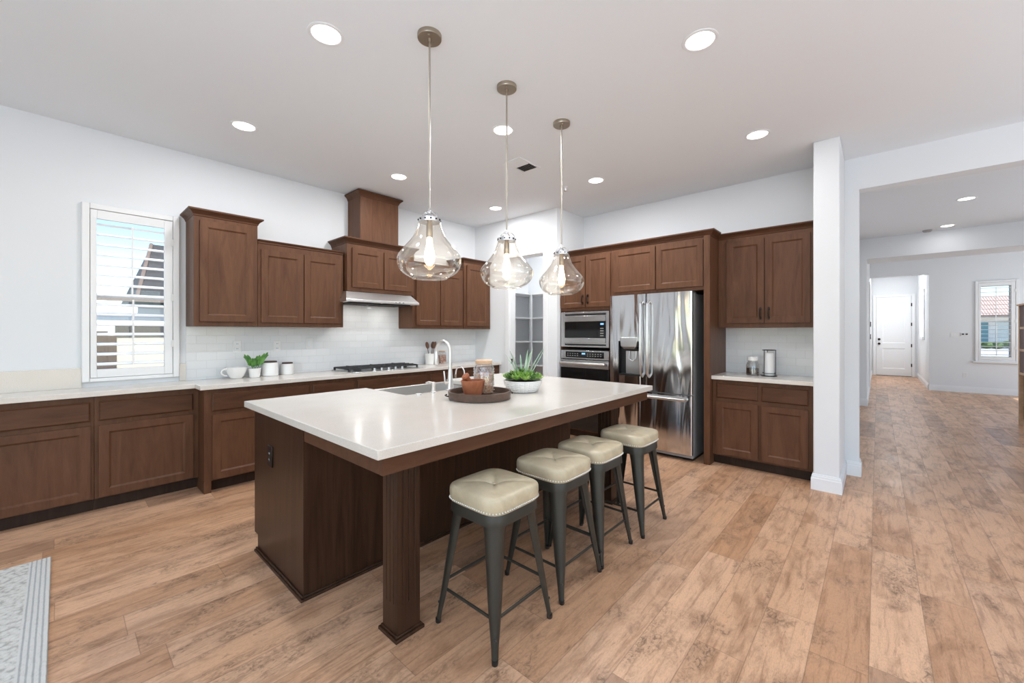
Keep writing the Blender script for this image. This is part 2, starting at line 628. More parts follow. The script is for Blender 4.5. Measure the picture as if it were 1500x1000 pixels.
# pantry walls with doorway
PY0, PY1, PZ = 3.36, 3.985, 2.43
wp = MB().box(XP, XP + 0.12, PY1, YA, 0, CZ).box(XP, XP + 0.12, 3.14, PY0, 0, CZ).box(XP, XP + 0.12, PY0, PY1, PZ, CZ)
struct(wp.obj('wall_pantry', 'wall'))
struct(MB().box(XP + 0.12, 5.85, 3.14, 3.26, 0, CZ).obj('wall_pantry_side', 'wall'))
struct(MB().box(5.70, 5.85, 3.26, YA, 0, CZ).obj('wall_pantry_back', 'wall'))
struct(MB().box(5.12, 5.85, 3.14, 4.87, CZ, CZ + 0.1).obj('ceiling_pantry', 'ceiling'))
# wall behind the fridge and the header over the opening to the dining side
struct(MB().box(XB, 5.20, 0.13, 3.14, 0, CZ).box(XB, 5.20, -4.5, 0.13, 2.70, CZ).obj('wall_right', 'wall'))
struct(MB().box(4.365, XB, 0.235, 0.415, 0, CZ).obj('wall_column', 'wall', bevel=0.008))
# beyond the opening
struct(MB().box(5.20, 9.92, 0.285, 0.42, 0, 3.07).obj('wall_dining', 'wall'))
struct(MB().box(9.92, 13.65, 0.15, 0.42, 0, 3.22).box(9.92, 10.66, -4.5, 0.15, 2.70, 3.22).obj('wall_hall', 'wall'))
FX = 13.65
VY0, VY1, VZ0, VZ1 = -2.12, -1.70, 0.82, 2.37
wf = MB().box(FX, FX + 0.15, -0.90, 0.155, 2.72, 3.22).box(FX, FX + 0.15, VY1, -0.90, 0, 3.22)
wf.box(FX, FX + 0.15, VY0, VY1, 0, VZ0).box(FX, FX + 0.15, VY0, VY1, VZ1, 3.22).box(FX, FX + 0.15, -4.5, VY0, 0, 3.22)
struct(wf.obj('wall_far', 'wall'))
struct(MB().box(FX, 17.4, 0.155, 0.3, 0, 3.22).obj('wall_entry_left', 'wall'))
we = MB().box(FX + 0.15, 14.9, -1.05, -0.90, 0, 3.22).box(16.2, 17.4, -1.05, -0.90, 0, 3.22)
we.box(14.9, 16.2, -1.05, -0.90, 0, 1.25).box(14.9, 16.2, -1.05, -0.90, 2.4, 3.22)
struct(we.obj('wall_entry_right', 'wall'))
struct(MB().box(17.4, 17.55, -1.05, 0.3, 0, 3.22).obj('wall_entry_end', 'wall'))
# great room behind the camera: glazed doors in two walls
ws = MB().box(-4.65, -4.5, 3.6, 4.87, 0, CZ).box(-4.65, -4.5, -4.5, -2.4, 0, CZ).box(-4.65, -4.5, -2.4, 3.6, 2.62, CZ)
struct(ws.obj('wall_left', 'wall'))
wq = MB().box(-4.65, -2.8, -4.65, -4.5, 0, 3.3).box(3.6, 10.9, -4.65, -4.5, 0, 3.3).box(12.7, 17.6, -4.65, -4.5, 0, 3.3)
wq.box(-2.8, 3.6, -4.65, -4.5, 2.62, 3.3).box(10.9, 12.7, -4.65, -4.5, 2.62, 3.3).box(10.9, 12.7, -4.65, -4.5, 0, 0.4)
struct(wq.obj('wall_front', 'wall'))


def glazed(name, a0, a1, z0, z1, n, axis):
    r = bpy.data.objects.new(name, None)
    COL.objects.link(r)
    struct(r)
    fr = MB()
    w = (a1 - a0) / n
    for i in range(n + 1):
        c = a0 + w * i
        if axis == 'x':
            fr.box(-4.62, -4.54, c - 0.05, c + 0.05, z0, z1)
        else:
            fr.box(c - 0.05, c + 0.05, -4.62, -4.54, z0, z1)
    for z in (z0 + 0.05, z1 - 0.05):
        if axis == 'x':
            fr.box(-4.62, -4.54, a0, a1, z - 0.05, z + 0.05)
        else:
            fr.box(a0, a1, -4.62, -4.54, z - 0.05, z + 0.05)
    fr.obj('window_frame', 'trim', r)
    g = MB()
    if axis == 'x':
        g.box(-4.585, -4.575, a0, a1, z0, z1)
    else:
        g.box(a0, a1, -4.585, -4.575, z0, z1)
    g.obj('pane', 'pane', r)


glazed('window_3', -2.4, 3.6, 0.0, 2.62, 4, 'x')
glazed('window_4', -2.8, 3.6, 0.0, 2.62, 4, 'y')
glazed('added_window', 10.9, 12.7, 0.4, 2.62, 2, 'y')  # unseen window added and sized to light the far room


# baseboards
def baseboard(name, segs):
    b = MB()
    for (x0, y0, x1, y1, nx, ny) in segs:      # wall line plus outward normal
        for t, z0, z1 in ((0.016, 0, 0.10), (0.011, 0.10, 0.122), (0.006, 0.122, 0.135)):
            xs = sorted((x0, x1, x0 + nx * t, x1 + nx * t))
            ys = sorted((y0, y1, y0 + ny * t, y1 + ny * t))
            b.box(xs[0], xs[-1], ys[0], ys[-1], z0, z1)
    struct(b.obj(name, 'trim'))


b = MB()
for tk, z0, z1 in ((0.016, 0, 0.10), (0.011, 0.10, 0.122), (0.006, 0.122, 0.135)):
    b.box(4.365 - tk, 4.47, 0.235 - tk, 0.415 + tk, z0, z1).box(4.47, XB - 0.001, 0.235 - tk, 0.30, z0, z1)
struct(b.obj('baseboard_column', 'trim'))
baseboard('baseboard_right', [(XB, 0.114, XB, 0.2185, -1, 0), (5.03, 0.13, 5.2, 0.13, 0, -1)])
baseboard('baseboard_hall', [(9.92, 0.15, 9.92, 0.285, -1, 0), (9.92, 0.15, FX, 0.15, 0, -1), (5.2, 0.285, 9.92, 0.285, 0, -1)])
baseboard('baseboard_far', [(FX, -4.5, FX, -0.90, -1, 0)])
baseboard('baseboard_entry', [(17.4, -0.9, 17.4, -0.84, -1, 0), (FX + .15, -0.9, 17.4, -0.9, 0, 1), (17.4, 0.107, 17.4, 0.155, -1, 0), (FX, 0.155, 17.4, 0.155, 0, -1)])
baseboard('baseboard_pantry', [(XP, 3.14, XP, 3.30, -1, 0)])

# pantry doorway casing
tr = MB()
tr.box(XP - 0.018, XP, 3.29, PY0, 0, PZ + 0.06).box(XP - 0.018, XP, PY1, 4.055, 0, PZ + 0.06).box(XP - 0.018, XP, PY0, PY1, PZ, PZ + 0.06)
tr.box(XP, XP + 0.12, PY0, PY0 + 0.012, 0, PZ).box(XP, XP + 0.12, PY1 - 0.012, PY1, 0, PZ).box(XP, XP + 0.12, PY0 + 0.012, PY1 - 0.012, PZ - 0.012, PZ)
struct(tr.obj('trim_1', 'trim', bevel=0.004))
# subway tile backsplashes
struct(MB().box(0.775, 4.38, YA - 0.008, YA, 0.914, 1.42).box(2.06, 3.02, YA - 0.008, YA, 1.42, 1.82).obj('trim_2', 'tile_x'))
struct(MB().box(XB - 0.008, XB, 0.415, 1.272, 0.914, 1.42).obj('trim_3', 'tile_y'))
# header trims left and right of the dining opening: none, plain drywall returns


# ---- window with plantation shutter over the worktop
def window_shutter(name, x0, x1, z0, z1, n, loc, rot, sill, tilt, wd):
    """local: x along the wall, front -y at y=0 wall face"""
    r = bpy.data.objects.new(name, None)
    COL.objects.link(r)
    r.location = loc
    r.rotation_euler = (0, 0, rot)
    struct(r)
    ox0, ox1, oz0, oz1 = x0 - 0.085, x1 + 0.105, z0 - 0.10, z1 + 0.12
    c = MB()
    c.box(ox0, ox0 + 0.045, -0.03, 0, oz0, oz1).box(ox1 - 0.045, ox1, -0.03, 0, oz0, oz1)
    c.box(ox0 + 0.045, ox1 - 0.045, -0.03, 0, oz1 - 0.045, oz1).box(ox0 + 0.045, ox1 - 0.045, -0.03, 0, oz0, oz0 + 0.03)
    c.obj('window_frame', 'shutter', r, 0.005)
    sx0, sx1, sz0, sz1 = ox0 + 0.048, ox1 - 0.048, oz0 + 0.033, oz1 - 0.048
    s = MB()
    s.box(sx0, x0, -0.024, 0.006, sz0, sz1).box(x1, sx1, -0.024, 0.006, sz0, sz1)
    s.box(x0, x1, -0.024, 0.006, z1, sz1).box(x0, x1, -0.024, 0.006, sz0, z0)
    sh = s.obj('shutter', 'shutter', r, 0.003)
    step = (z1 - z0) / n
    for i in range(n):
        zc = z0 + step * (i + 0.5)
        a = tilt[0] + (tilt[1] - tilt[0]) * i / (n - 1)
        ring = []
        for j in range(12):
            t = 2 * PI * j / 12
            yy, zz = wd / 2 * math.cos(t), 0.0065 * math.sin(t)
            ring.append((yy * math.cos(a) - zz * math.sin(a), yy * math.sin(a) + zz * math.cos(a)))
        MB().loft([[(xx, 0.0 + p[0], zc + p[1]) for p in ring] for xx in (x0 + 0.002, x1 - 0.002)]).obj('louver', 'shutter', sh)
    xm = (x0 + x1) / 2
    MB().box(xm - 0.006, xm + 0.006, -wd / 2 - 0.012, -wd / 2, z0 + 0.5 * (z1 - z0), z1 - 0.03).box(xm + 0.0, xm + 0.012, -wd / 2 - 0.012, -wd / 2, z0 + 0.03, z0 + 0.47 * (z1 - z0)).obj('tilt_rod', 'shutter', sh)
    MB().box(x0 - 0.03, x1 + 0.03, 0.085, 0.092, z0 - 0.06, z1 + 0.06).obj('pane', 'pane', r)
    f = MB()
    zm = (z0 + z1) / 2
    f.box(x0 - 0.03, x1 + 0.03, 0.075, 0.10, zm - 0.018, zm + 0.018)
    f.obj('sash_rail', 'trim', r)
    for zz in (z0 + 0.2, zm, z1 - 0.12):
        MB().box(sx1 - 0.012, sx1 + 0.006, -0.034, -0.024, zz - 0.03, zz + 0.03).obj('hinge', 'white_plastic', r)
    if sill:
        MB().box(ox0 - 0.04, ox1 + 0.04, -0.06, 0.0, oz0 - 0.035, oz0).obj('window_sill', 'trim', r, 0.004)
    return r


window_shutter('window_1', 0.203, 0.622, 1.055, 2.275, 15, (0, YA, 0), 0, False, (0.30, 0.42), 0.066)
# far room: local x runs towards -Y
window_shutter('window_2', 1.70, 2.13, 0.82, 2.37, 17, (FX, 0, 0), FACE_B, True, (0.10, 0.10), 0.06)

# entry side light
r = bpy.data.objects.new('window_6', None)
COL.objects.link(r)
struct(r)
MB().box(14.9, 16.2, -0.99, -0.98, 1.25, 2.4).obj('pane', 'pane', r)
MB().box(14.82, 14.9, -0.90, -0.88, 1.17, 2.48).box(16.2, 16.28, -0.90, -0.88, 1.17, 2.48).box(14.9, 16.2, -0.90, -0.88, 2.4, 2.48).box(14.9, 16.2, -0.90, -0.86, 1.17, 1.25).obj('window_frame', 'trim', r)
lamp('daylight_entry', 'AREA', (15.55, -0.97, 1.85), (math.radians(90), 0, 0), 20, (1, 1, 1), shape='RECTANGLE', size=1.2, size_y=1.1)

# ---- front door
d = bpy.data.objects.new('door_1', None)
COL.objects.link(d)
d.location = (17.4, -0.37, 0)
d.rotation_euler = (0, 0, FACE_B)
struct(d)


def panel_door_mesh(w, h, panels, t=0.045, x0=None, z0=0.0, y0=0.0, ins=0.02, dep=0.012):
    """slab facing -y with recessed bevelled panels given as (x0,x1,z0,z1)"""
    b = MB()
    xa = -w / 2 if x0 is None else x0
    xs = sorted({xa, xa + w} | {p[0] for p in panels} | {p[1] for p in panels})
    zs = sorted({z0, z0 + h} | {p[2] for p in panels} | {p[3] for p in panels})
    yf = y0 - t
    for i in range(len(xs) - 1):
        for j in range(len(zs) - 1):
            cx, cz = (xs[i] + xs[i + 1]) / 2, (zs[j] + zs[j + 1]) / 2
            if any(p[0] < cx < p[1] and p[2] < cz < p[3] for p in panels):
                continue
            b.quad((xs[i], yf, zs[j]), (xs[i + 1], yf, zs[j]), (xs[i + 1], yf, zs[j + 1]), (xs[i], yf, zs[j + 1]))
    for (a, c, e, f) in panels:
        o = [(a, yf, e), (c, yf, e), (c, yf, f), (a, yf, f)]
        q = [(a + ins, yf + dep, e + ins), (c - ins, yf + dep, e + ins), (c - ins, yf + dep, f - ins), (a + ins, yf + dep, f - ins)]
        for k in range(4):
            b.quad(o[k], o[(k + 1) % 4], q[(k + 1) % 4], q[k])
        b.quad(*q)
    xb, zb = xa + w, z0 + h
    b.quad((xa, yf, z0), (xa, yf, zb), (xa, y0, zb), (xa, y0, z0))
    b.quad((xb, yf, z0), (xb, y0, z0), (xb, y0, zb), (xb, yf, zb))
    b.quad((xa, yf, zb), (xb, yf, zb), (xb, y0, zb), (xa, y0, zb))
    b.quad((xa, yf, z0), (xa, y0, z0), (xb, y0, z0), (xb, yf, z0))
    b.quad((xa, y0, z0), (xa, y0, zb), (xb, y0, zb), (xb, y0, z0))
    return b


panel_door_mesh(0.80, 2.44, [(-0.26, 0.26, 1.02, 2.27), (-0.26, 0.26, 0.22, 0.86)], 0.03, z0=0.012, ins=0.03).obj('door_leaf', 'trim', d)
MB().box(-0.48, -0.405, -0.04, 0, 0, 2.53).box(0.405, 0.48, -0.04, 0, 0, 2.53).box(-0.405, 0.405, -0.04, 0, 2.457, 2.53).obj('door_frame', 'trim', d, 0.004)
MB().box(-0.40, 0.40, -0.06, 0, 0.0, 0.012).obj('threshold', 'bronze', d)
for z in (1.0, 1.14):
    h = MB().lathe([(0.034, 0), (0.034, 0.02), (0.018, 0.03), (0.03, 0.055), (0.0, 0.065)], n=16).obj('door_handle', 'bronze', d)
    h.rotation_euler = (PI / 2, 0, 0)
    h.location = (-0.335, -0.03, z)
for z in (0.35, 0.95, 1.6, 2.2):
    MB().box(0.385, 0.412, -0.045, -0.03, z - 0.05, z + 0.05).obj('hinge', 'bronze', d)

# a closed door in the hall wall seen edge-on
d2 = bpy.data.objects.new('door_2', None)
COL.objects.link(d2)
d2.location = (12.7, 0.15, 0)
struct(d2)
MB().box(-0.46, -0.39, -0.022, 0, 0, 2.5).box(0.39, 0.46, -0.022, 0, 0, 2.5).box(-0.39, 0.39, -0.022, 0, 2.43, 2.5).obj('door_frame', 'trim', d2)
panel_door_mesh(0.77, 2.42, [(-0.25, 0.25, 1.02, 2.25), (-0.25, 0.25, 0.22, 0.86)], 0.012, z0=0.006).obj('door_leaf', 'trim', d2)
for z in (1.25, 1.55):
    MB().box(0.37, 0.395, -0.03, -0.012, z - 0.06, z + 0.06).obj('hinge', 'bronze', d2)


# ------------------------------------------------------------------ cabinets
def shaker(x0, x1, z0, z1, rail=0.055):
    """recessed panel cabinet door with bevelled outer lip, local front at y=-0.02"""
    return panel_door_mesh(x1 - x0, z1 - z0, [(x0 + rail, x1 - rail, z0 + rail, z1 - rail)], 0.02, x0=x0, z0=z0, ins=0.013, dep=0.010)


def slab(x0, x1, z0, z1):
    e = 0.010
    b = MB()
    b.loft([[(x0, 0, z0), (x1, 0, z0), (x1, 0, z1), (x0, 0, z1)], [(x0, -0.011, z0), (x1, -0.011, z0), (x1, -0.011, z1), (x0, -0.011, z1)],
            [(x0 + e, -0.02, z0 + e), (x1 - e, -0.02, z0 + e), (x1 - e, -0.02, z1 - e), (x0 + e, -0.02, z1 - e)]])
    return b


def add_front(t, kind, x0, x1, z0, z1, handle=None):
    if kind == 'door':
        o = shaker(x0, x1, z0, z1).obj('door', 'wood', t, 0.006)
    elif kind == 'drawer':
        o = slab(x0, x1, z0, z1).obj('drawer', 'wood_h', t)
    if handle:
        hx, hz = handle
        h = MB()
        h.tube([(hx, -0.02, hz - 0.045), (hx, -0.045, hz - 0.045), (hx, -0.048, hz), (hx, -0.045, hz + 0.045), (hx, -0.02, hz + 0.045)], [0.006, 0.007, 0.0085, 0.007, 0.006], 8)
        h.box(hx - 0.009, hx + 0.009, -0.023, -0.0205, hz - 0.062, hz - 0.03).box(hx - 0.009, hx + 0.009, -0.023, -0.0205, hz + 0.03, hz + 0.062)
        h.obj('handle', 'bronze', o)
    return o


def crown(t, x0, x1, yf, yb, z0, z1, e, left=True, right=True):
    """cove-like crown: lofted rectangles; back stays on the wall"""
    h = z1 - z0
    prof = [(0.0, 0), (0.12, 0.006), (0.2, 0.006), (0.45, e * 0.35), (0.72, e * 0.78), (0.78, e * 0.92), (0.80, e), (1.0, e)]
    rings = []
    for f, o in prof:
        l, rr = (o if left else 0), (o if right else 0)
        rings.append([(x0 - l, yf - o, z0 + f * h), (x1 + rr, yf - o, z0 + f * h), (x1 + rr, yb, z0 + f * h), (x0 - l, yb, z0 + f * h)])
    return MB().loft(rings).obj('crown', 'wood_h', t, angle=20)


UG = 'wall cabinets over the range wall'
# tall upper beside the window; local front face y=0, doors at -0.02
t = thing('wall_cabinet', 'tall single-door brown wall cabinet just right of the shuttered window', 'cabinet', (0.775, 4.39, 0), 0, UG)
MB().box(0, 0.487, 0, YC - 4.39, 1.41, 2.375).obj('body', 'wood', t, 0.002)
add_front(t, 'door', 0.04, 0.448, 1.452, 2.333)
crown(t, 0, 0.487, 0, YC - 4.39, 2.365, 2.428, 0.042)
t = thing('wall_cabinet', 'shorter two-door brown wall cabinet left of the range hood', 'cabinet', (1.264, 4.39, 0), 0, UG)
MB().box(0, 0.832, 0, YC - 4.39, 1.41, 2.215).obj('body', 'wood', t, 0.002)
add_front(t, 'door', 0.025, 0.407, 1.452, 2.150)
add_front(t, 'door', 0.417, 0.797, 1.452, 2.150)
crown(t, 0, 0.832, 0, YC - 4.39, 2.205, 2.243, 0.018, False, False)
t = thing('hood_cabinet', 'brown two-door cabinet directly above the steel range hood', 'cabinet', (2.115, 4.34, 0), 0, UG)
MB().box(0, 0.87, 0, YC - 4.34, 1.815, 2.345).obj('body', 'wood', t, 0.002)
add_front(t, 'door', 0.055, 0.425, 1.86, 2.295)
add_front(t, 'door', 0.447, 0.815, 1.86, 2.295)
crown(t, 0, 0.87, 0, YC - 4.34, 2.335, 2.405, 0.045)
t = thing('chimney_cover', 'brown boxed chimney cover rising to the ceiling above the hood cabinet', 'chimney cover', (2.31, 4.42, 2.405))
MB().box(0, 0.5, 0, YC - 4.42, 0, 0.53).obj('body', 'wood', t, 0.002)
crown(t, 0, 0.5, 0, YC - 4.42, 0.515, 0.583, 0.042)
t = thing('wall_cabinet', 'two-door brown wall cabinet right of the range hood', 'cabinet', (3.0, 4.39, 0), 0, UG)
MB().box(0, 0.845, 0, YC - 4.39, 1.405, 2.235).obj('body', 'wood', t, 0.002)
add_front(t, 'door', 0.045, 0.42, 1.448, 2.165)
add_front(t, 'door', 0.432, 0.815, 1.448, 2.165)
crown(t, 0, 0.845, 0, YC - 4.39, 2.225, 2.262, 0.018, False, False)
t = thing('wall_cabinet', 'tall single-door brown wall cabinet in the corner by the pantry wall', 'cabinet', (3.85, 4.38, 0), 0, UG)
MB().box(0, 0.525, 0, YC - 4.38, 1.405, 2.36).obj('body', 'wood', t, 0.002)
add_front(t, 'door', 0.045, 0.48, 1.448, 2.315)
crown(t, 0, 0.525, 0, YC - 4.38, 2.35, 2.412, 0.042, True, False)

# range hood
t = thing('range_hood', 'slim stainless range hood under the brown hood cabinet', 'range hood', (2.05, 4.22, 1.66))
MB().loft([[(0.0, 0.0, 0.03), (0.93, 0.0, 0.03), (0.93, 0.49, 0.03), (0.0, 0.49, 0.03)], [(0.0, 0.0, 0.055), (0.93, 0.0, 0.055), (0.93, 0.49, 0.055), (0.0, 0.49, 0.055)],
           [(0.05, 0.11, 0.15), (0.88, 0.11, 0.15), (0.88, 0.49, 0.15), (0.05, 0.49, 0.15)]]).obj('body', 'hood_steel', t, 0.003)
for i in range(2):
    MB().box(0.08 + 0.40 * i, 0.44 + 0.40 * i, 0.06, 0.42, 0.018, 0.031).obj('filter', 'gap', t)
for i in range(3):
    MB().lathe([(0.01, 0), (0.01, 0.008)], (0.60 + 0.05 * i, -0.004, 0.042), 10).obj('button', 'black', t)

for i, hx in enumerate((0.28, 0.65)):
    lamp('hood_beam', 'AREA', (2.05 + hx, 4.50, 1.672), (0, 0, 0), 0.7, (1.0, 0.97, 0.92), shape='DISK', size=0.06)
# base cabinets of the range wall
BG = 'base cabinets along the range wall'


def base_cab(name, label, loc, w, d, fronts, rot=0, ltoe=0.0, rtoe=0.0, group=BG, toe=0.07):
    t = thing(name, label, 'cabinet', loc, rot, group)
    MB().box(0, w, 0, d, 0.10, 0.876).obj('body', 'wood', t, 0.002)
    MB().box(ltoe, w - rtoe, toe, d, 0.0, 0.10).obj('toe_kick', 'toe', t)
    if ltoe:
        MB().box(0, ltoe, 0, d, 0.0, 0.10).obj('end_foot', 'wood', t)
    for f in fronts:
        add_front(t, *f)
    return t


base_cab('base_cabinet', 'brown base cabinet cut off by the left edge of the photo', (-0.78, 4.38, 0), 0.955, YC - 4.38,
         [('drawer', 0.02, 0.935, 0.688, 0.832), ('door', 0.02, 0.935, 0.112, 0.655)])
base_cab('base_cabinet', 'brown base cabinet below the shuttered window', (0.176, 4.38, 0), 0.632, YC - 4.38,
         [('drawer', 0.022, 0.592, 0.688, 0.832), ('door', 0.022, 0.592, 0.112, 0.655)])
base_cab('base_cabinet', 'brown base cabinet with end panel beneath the white canisters', (0.809, 4.19, 0), 0.86, YC - 4.19,
         [('drawer', 0.055, 0.845, 0.688, 0.832), ('door', 0.055, 0.445, 0.112, 0.655), ('door', 0.455, 0.845, 0.112, 0.655)], ltoe=0.05)
base_cab('base_cabinet', 'narrow brown base cabinet left of the cooktop', (1.67, 4.19, 0), 0.468, YC - 4.19,
         [('drawer', 0.015, 0.453, 0.688, 0.832), ('door', 0.015, 0.453, 0.112, 0.655)])
base_cab('base_cabinet', 'wide brown base cabinet beneath the gas cooktop', (2.139, 4.19, 0), 0.96, YC - 4.19,
         [('drawer', 0.015, 0.94, 0.688, 0.832), ('door', 0.015, 0.472, 0.112, 0.655), ('door', 0.483, 0.94, 0.112, 0.655)])
base_cab('base_cabinet', 'brown base cabinet between the cooktop and the pantry doorway', (3.10, 4.19, 0), 1.278, YC - 4.19,
         [('drawer', 0.015, 0.62, 0.688, 0.832), ('drawer', 0.64, 1.25, 0.688, 0.832), ('door', 0.015, 0.62, 0.112, 0.655), ('door', 0.64, 1.25, 0.112, 0.655)])

# stepped worktop with upstand
t = thing('worktop', 'cream quartz worktop stepping out along the range wall', 'worktop', (0, 0, 0.876))
Z0, Z1 = 0.0, 0.038
out = [(-0.80, 4.335), (0.775, 4.335), (0.775, 4.145), (4.378, 4.145), (4.378, YA - 0.0095), (0.7755, YA - 0.0095), (0.7755, YC), (-0.80, YC)]
b = MB()
b.loft([[(x, y, Z0) for x, y in out], [(x, y, Z1) for x, y in out]])
b.obj('slab', 'quartz', t, 0.003)
MB().box(-0.80, 0.118, YA - 0.02, YC, Z1, 0.195).obj('upstand', 'quartz', t, 0.002)
MB().box(0.728, 0.775, YA - 0.02, YC, Z1, 0.195).obj('upstand', 'quartz', t, 0.002)

# gas cooktop
t = thing('cooktop', 'stainless gas cooktop with black cast-iron grates on the range-wall worktop', 'cooktop', (2.56, 4.43, 0.9146))
MB().box(-0.46, 0.46, -0.26, 0.26, 0, 0.008).obj('pan', 'steel_plain', t, 0.003)
for gx in (-0.30, 0.0, 0.30):
    g = MB()
    w = 0.14
    for y in (-0.13, 0.22):
        g.box(gx - w, gx + w, y - 0.006, y + 0.006, 0.028, 0.044)
    for x in (-w, w):
        g.box(gx + x - 0.006, gx + x + 0.006, -0.13, 0.22, 0.028, 0.044)
    g.box(gx - 0.006, gx + 0.006, -0.13, 0.22, 0.034, 0.050)
    for y in (-0.05, 0.045, 0.14):
        g.box(gx - w, gx + w, y - 0.005, y + 0.005, 0.034, 0.050)
    for x in (-w, w):
        for y in (-0.13, 0.22):
            g.box(gx + x - 0.010, gx + x + 0.010, y - 0.010, y + 0.010, 0.008, 0.04)
    g.obj('grate', 'iron', t, 0.002)
for bx, by in ((-0.30, -0.04), (-0.30, 0.14), (0.0, 0.05), (0.30, -0.04), (0.30, 0.14)):
    MB().lathe([(0.045, 0.008), (0.045, 0.018), (0.032, 0.02), (0.032, 0.028), (0.0, 0.029)], (bx, by, 0), 20).obj('burner', 'iron', t)
for i in range(5):
    MB().lathe([(0.021, 0.008), (0.021, 0.014), (0.016, 0.016), (0.015, 0.036), (0.0, 0.037)], (-0.18 + 0.09 * i, -0.205, 0), 16).obj('knob', 'steel_plain', t)

# ------------------------------------------------------------------ fridge wall (local x runs towards -Y, front faces -X)
XF = 4.46
dB = XC - XF
# oven tower, y 3.135 .. 2.385
t = thing('oven_tower_cabinet', 'tall brown oven cabinet beside the pantry wall housing the microwave and oven', 'cabinet', (XF, 3.135, 0), FACE_B)
ow = 0.752
b = MB().box(0, 0.018, 0, dB, 0.1, 2.35).box(ow - 0.03, ow, 0, dB, 0.1, 2.35).box(0.018, ow - 0.03, 0, dB, 1.63, 2.35).box(0.018, ow - 0.03, 0, dB, 0.1, 0.42)
b.box(0.018, ow - 0.03, dB - 0.02, dB, 0.42, 1.63)
b.obj('body', 'wood', t, 0.002)
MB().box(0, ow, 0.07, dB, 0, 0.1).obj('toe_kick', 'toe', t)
add_front(t, 'door', 0.008, 0.382, 1.672, 2.318, (0.352, 1.77))
add_front(t, 'door', 0.396, 0.735, 1.672, 2.318, (0.426, 1.77))
crown(t, 0, ow, 0, dB, 2.34, 2.408, 0.045, False, False)

# microwave: local x 0..0.72
t = thing('microwave', 'built-in stainless microwave above the wall oven', 'microwave', (XF - 0.001, 3.115, 1.168), FACE_B)
W = 0.70
MB().box(0.0, W, 0, 0.40, 0.0, 0.45).obj('housing', 'gap', t)
fr = MB().box(-0.0, 0.06, -0.02, 0, 0, 0.45).box(W - 0.04, W, -0.02, 0, 0, 0.45).box(0.06, W - 0.04, -0.02, 0, 0.425, 0.45).box(0.06, W - 0.04, -0.02, 0, 0, 0.02)
fr.box(0.06, W - 0.04, -0.012, 0, 0.02, 0.425)
fr.obj('trim_kit', 'steel', t, 0.002)
for za, zb in ((0.402, 0.422), (0.022, 0.040)):
    MB().box(0.06, W - 0.04, -0.014, -0.0125, za, zb).obj('vent_slot', 'black', t)
dr = MB().box(0.062, W - 0.045, -0.032, -0.0125, 0.325, 0.395).box(0.062, W - 0.045, -0.032, -0.0125, 0.055, 0.115).obj('door', 'steel', t, 0.003)
MB().box(0.064, W - 0.047, -0.030, -0.0125, 0.116, 0.324).obj('window', 'oven_glass', dr)
MB().box(0.59, 0.635, -0.0315, -0.030, 0.28, 0.30).obj('display', 'display', dr)
bt = MB()
for i in range(4):
    for j in range(3):
        bt.box(0.588 + 0.016 * j, 0.599 + 0.016 * j, -0.0308, -0.030, 0.14 + 0.03 * i, 0.152 + 0.03 * i)
bt.obj('keypad', 'button', dr)
# wall oven
t = thing('wall_oven', 'stainless and black-glass wall oven below the microwave', 'oven', (XF - 0.001, 3.115, 0.42), FACE_B)
MB().box(0, W, 0, 0.45, 0, 0.715).obj('housing', 'gap', t)
p = MB().box(0, W, -0.022, 0, 0.595, 0.705).obj('control_panel', 'steel', t, 0.003)
MB().box(0.075, W - 0.065, -0.0235, -0.022, 0.612, 0.690).obj('touch_panel', 'oven_glass', p)
MB().box(0.32, 0.37, -0.0245, -0.0235, 0.655, 0.675).obj('display', 'display', p)
for cols in (range(0, 5), range(8, 14)):
    bt = MB()
    for i in cols:
        for j in range(2):
            bt.box(0.10 + 0.037 * i, 0.118 + 0.037 * i, -0.0243, -0.0235, 0.635 + 0.025 * j, 0.641 + 0.025 * j)
    bt.obj('keypad', 'button', p)
dr = MB().box(0, W, -0.03, 0, 0.02, 0.482).obj('door', 'oven_glass', t, 0.003)
MB().box(0, W, -0.032, 0, 0.484, 0.585).obj('door_rail', 'steel', dr, 0.003)
MB().box(0, W, -0.03, -0.001, -0.30, 0.014).obj('lower_door', 'oven_glass', t, 0.003)
h = MB().tube([(0.02, -0.075, 0.54), (W - 0.02, -0.075, 0.54)], 0.017, 14)
h.box(0.05, 0.08, -0.075, -0.03, 0.528, 0.552).box(W - 0.08, W - 0.05, -0.075, -0.03, 0.528, 0.552)
h.obj('handle', 'steel_plain', dr)

# cabinet over the fridge with end panel; y 2.382 .. 1.272
t = thing('fridge_surround_cabinet', 'brown two-door cabinet bridging over the fridge with full-height end panel', 'cabinet', (XF, 2.382, 0), FACE_B)
fw = 1.11
MB().box(0, fw - 0.062, 0, dB, 1.795, 2.35).obj('body', 'wood', t, 0.002)
MB().box(fw - 0.06, fw, -0.025, dB, 0.0, 2.35).obj('end_panel', 'wood', t, 0.002)
add_front(t, 'door', 0.028, 0.535, 1.835, 2.318)
add_front(t, 'door', 0.547, 1.040, 1.835, 2.318)
crown(t, 0, fw, 0, 0.205, 2.34, 2.408, 0.045, False, True)
MB().box(0, fw, 0.205, dB, 2.3505, 2.408).obj('top_filler', 'wood_h', t)

# fridge: local x 0..0.93 from y=2.365
FXX = 4.375
t = thing('refrigerator', 'stainless french-door refrigerator with ice and water dispenser', 'refrigerator', (FXX, 2.362, 0), FACE_B)
RW = 0.935
MB().box(0.008, 0.4365, 0.075, 0.64, 0.035, 1.765).box(0.4365, RW - 0.004, 0.034, 0.64, 0.035, 1.765).obj('body', 'fridge_side', t, 0.004)
MB().box(0.02, RW - 0.02, 0.10, 0.60, 0.0, 0.035).obj('base_grille', 'black', t)


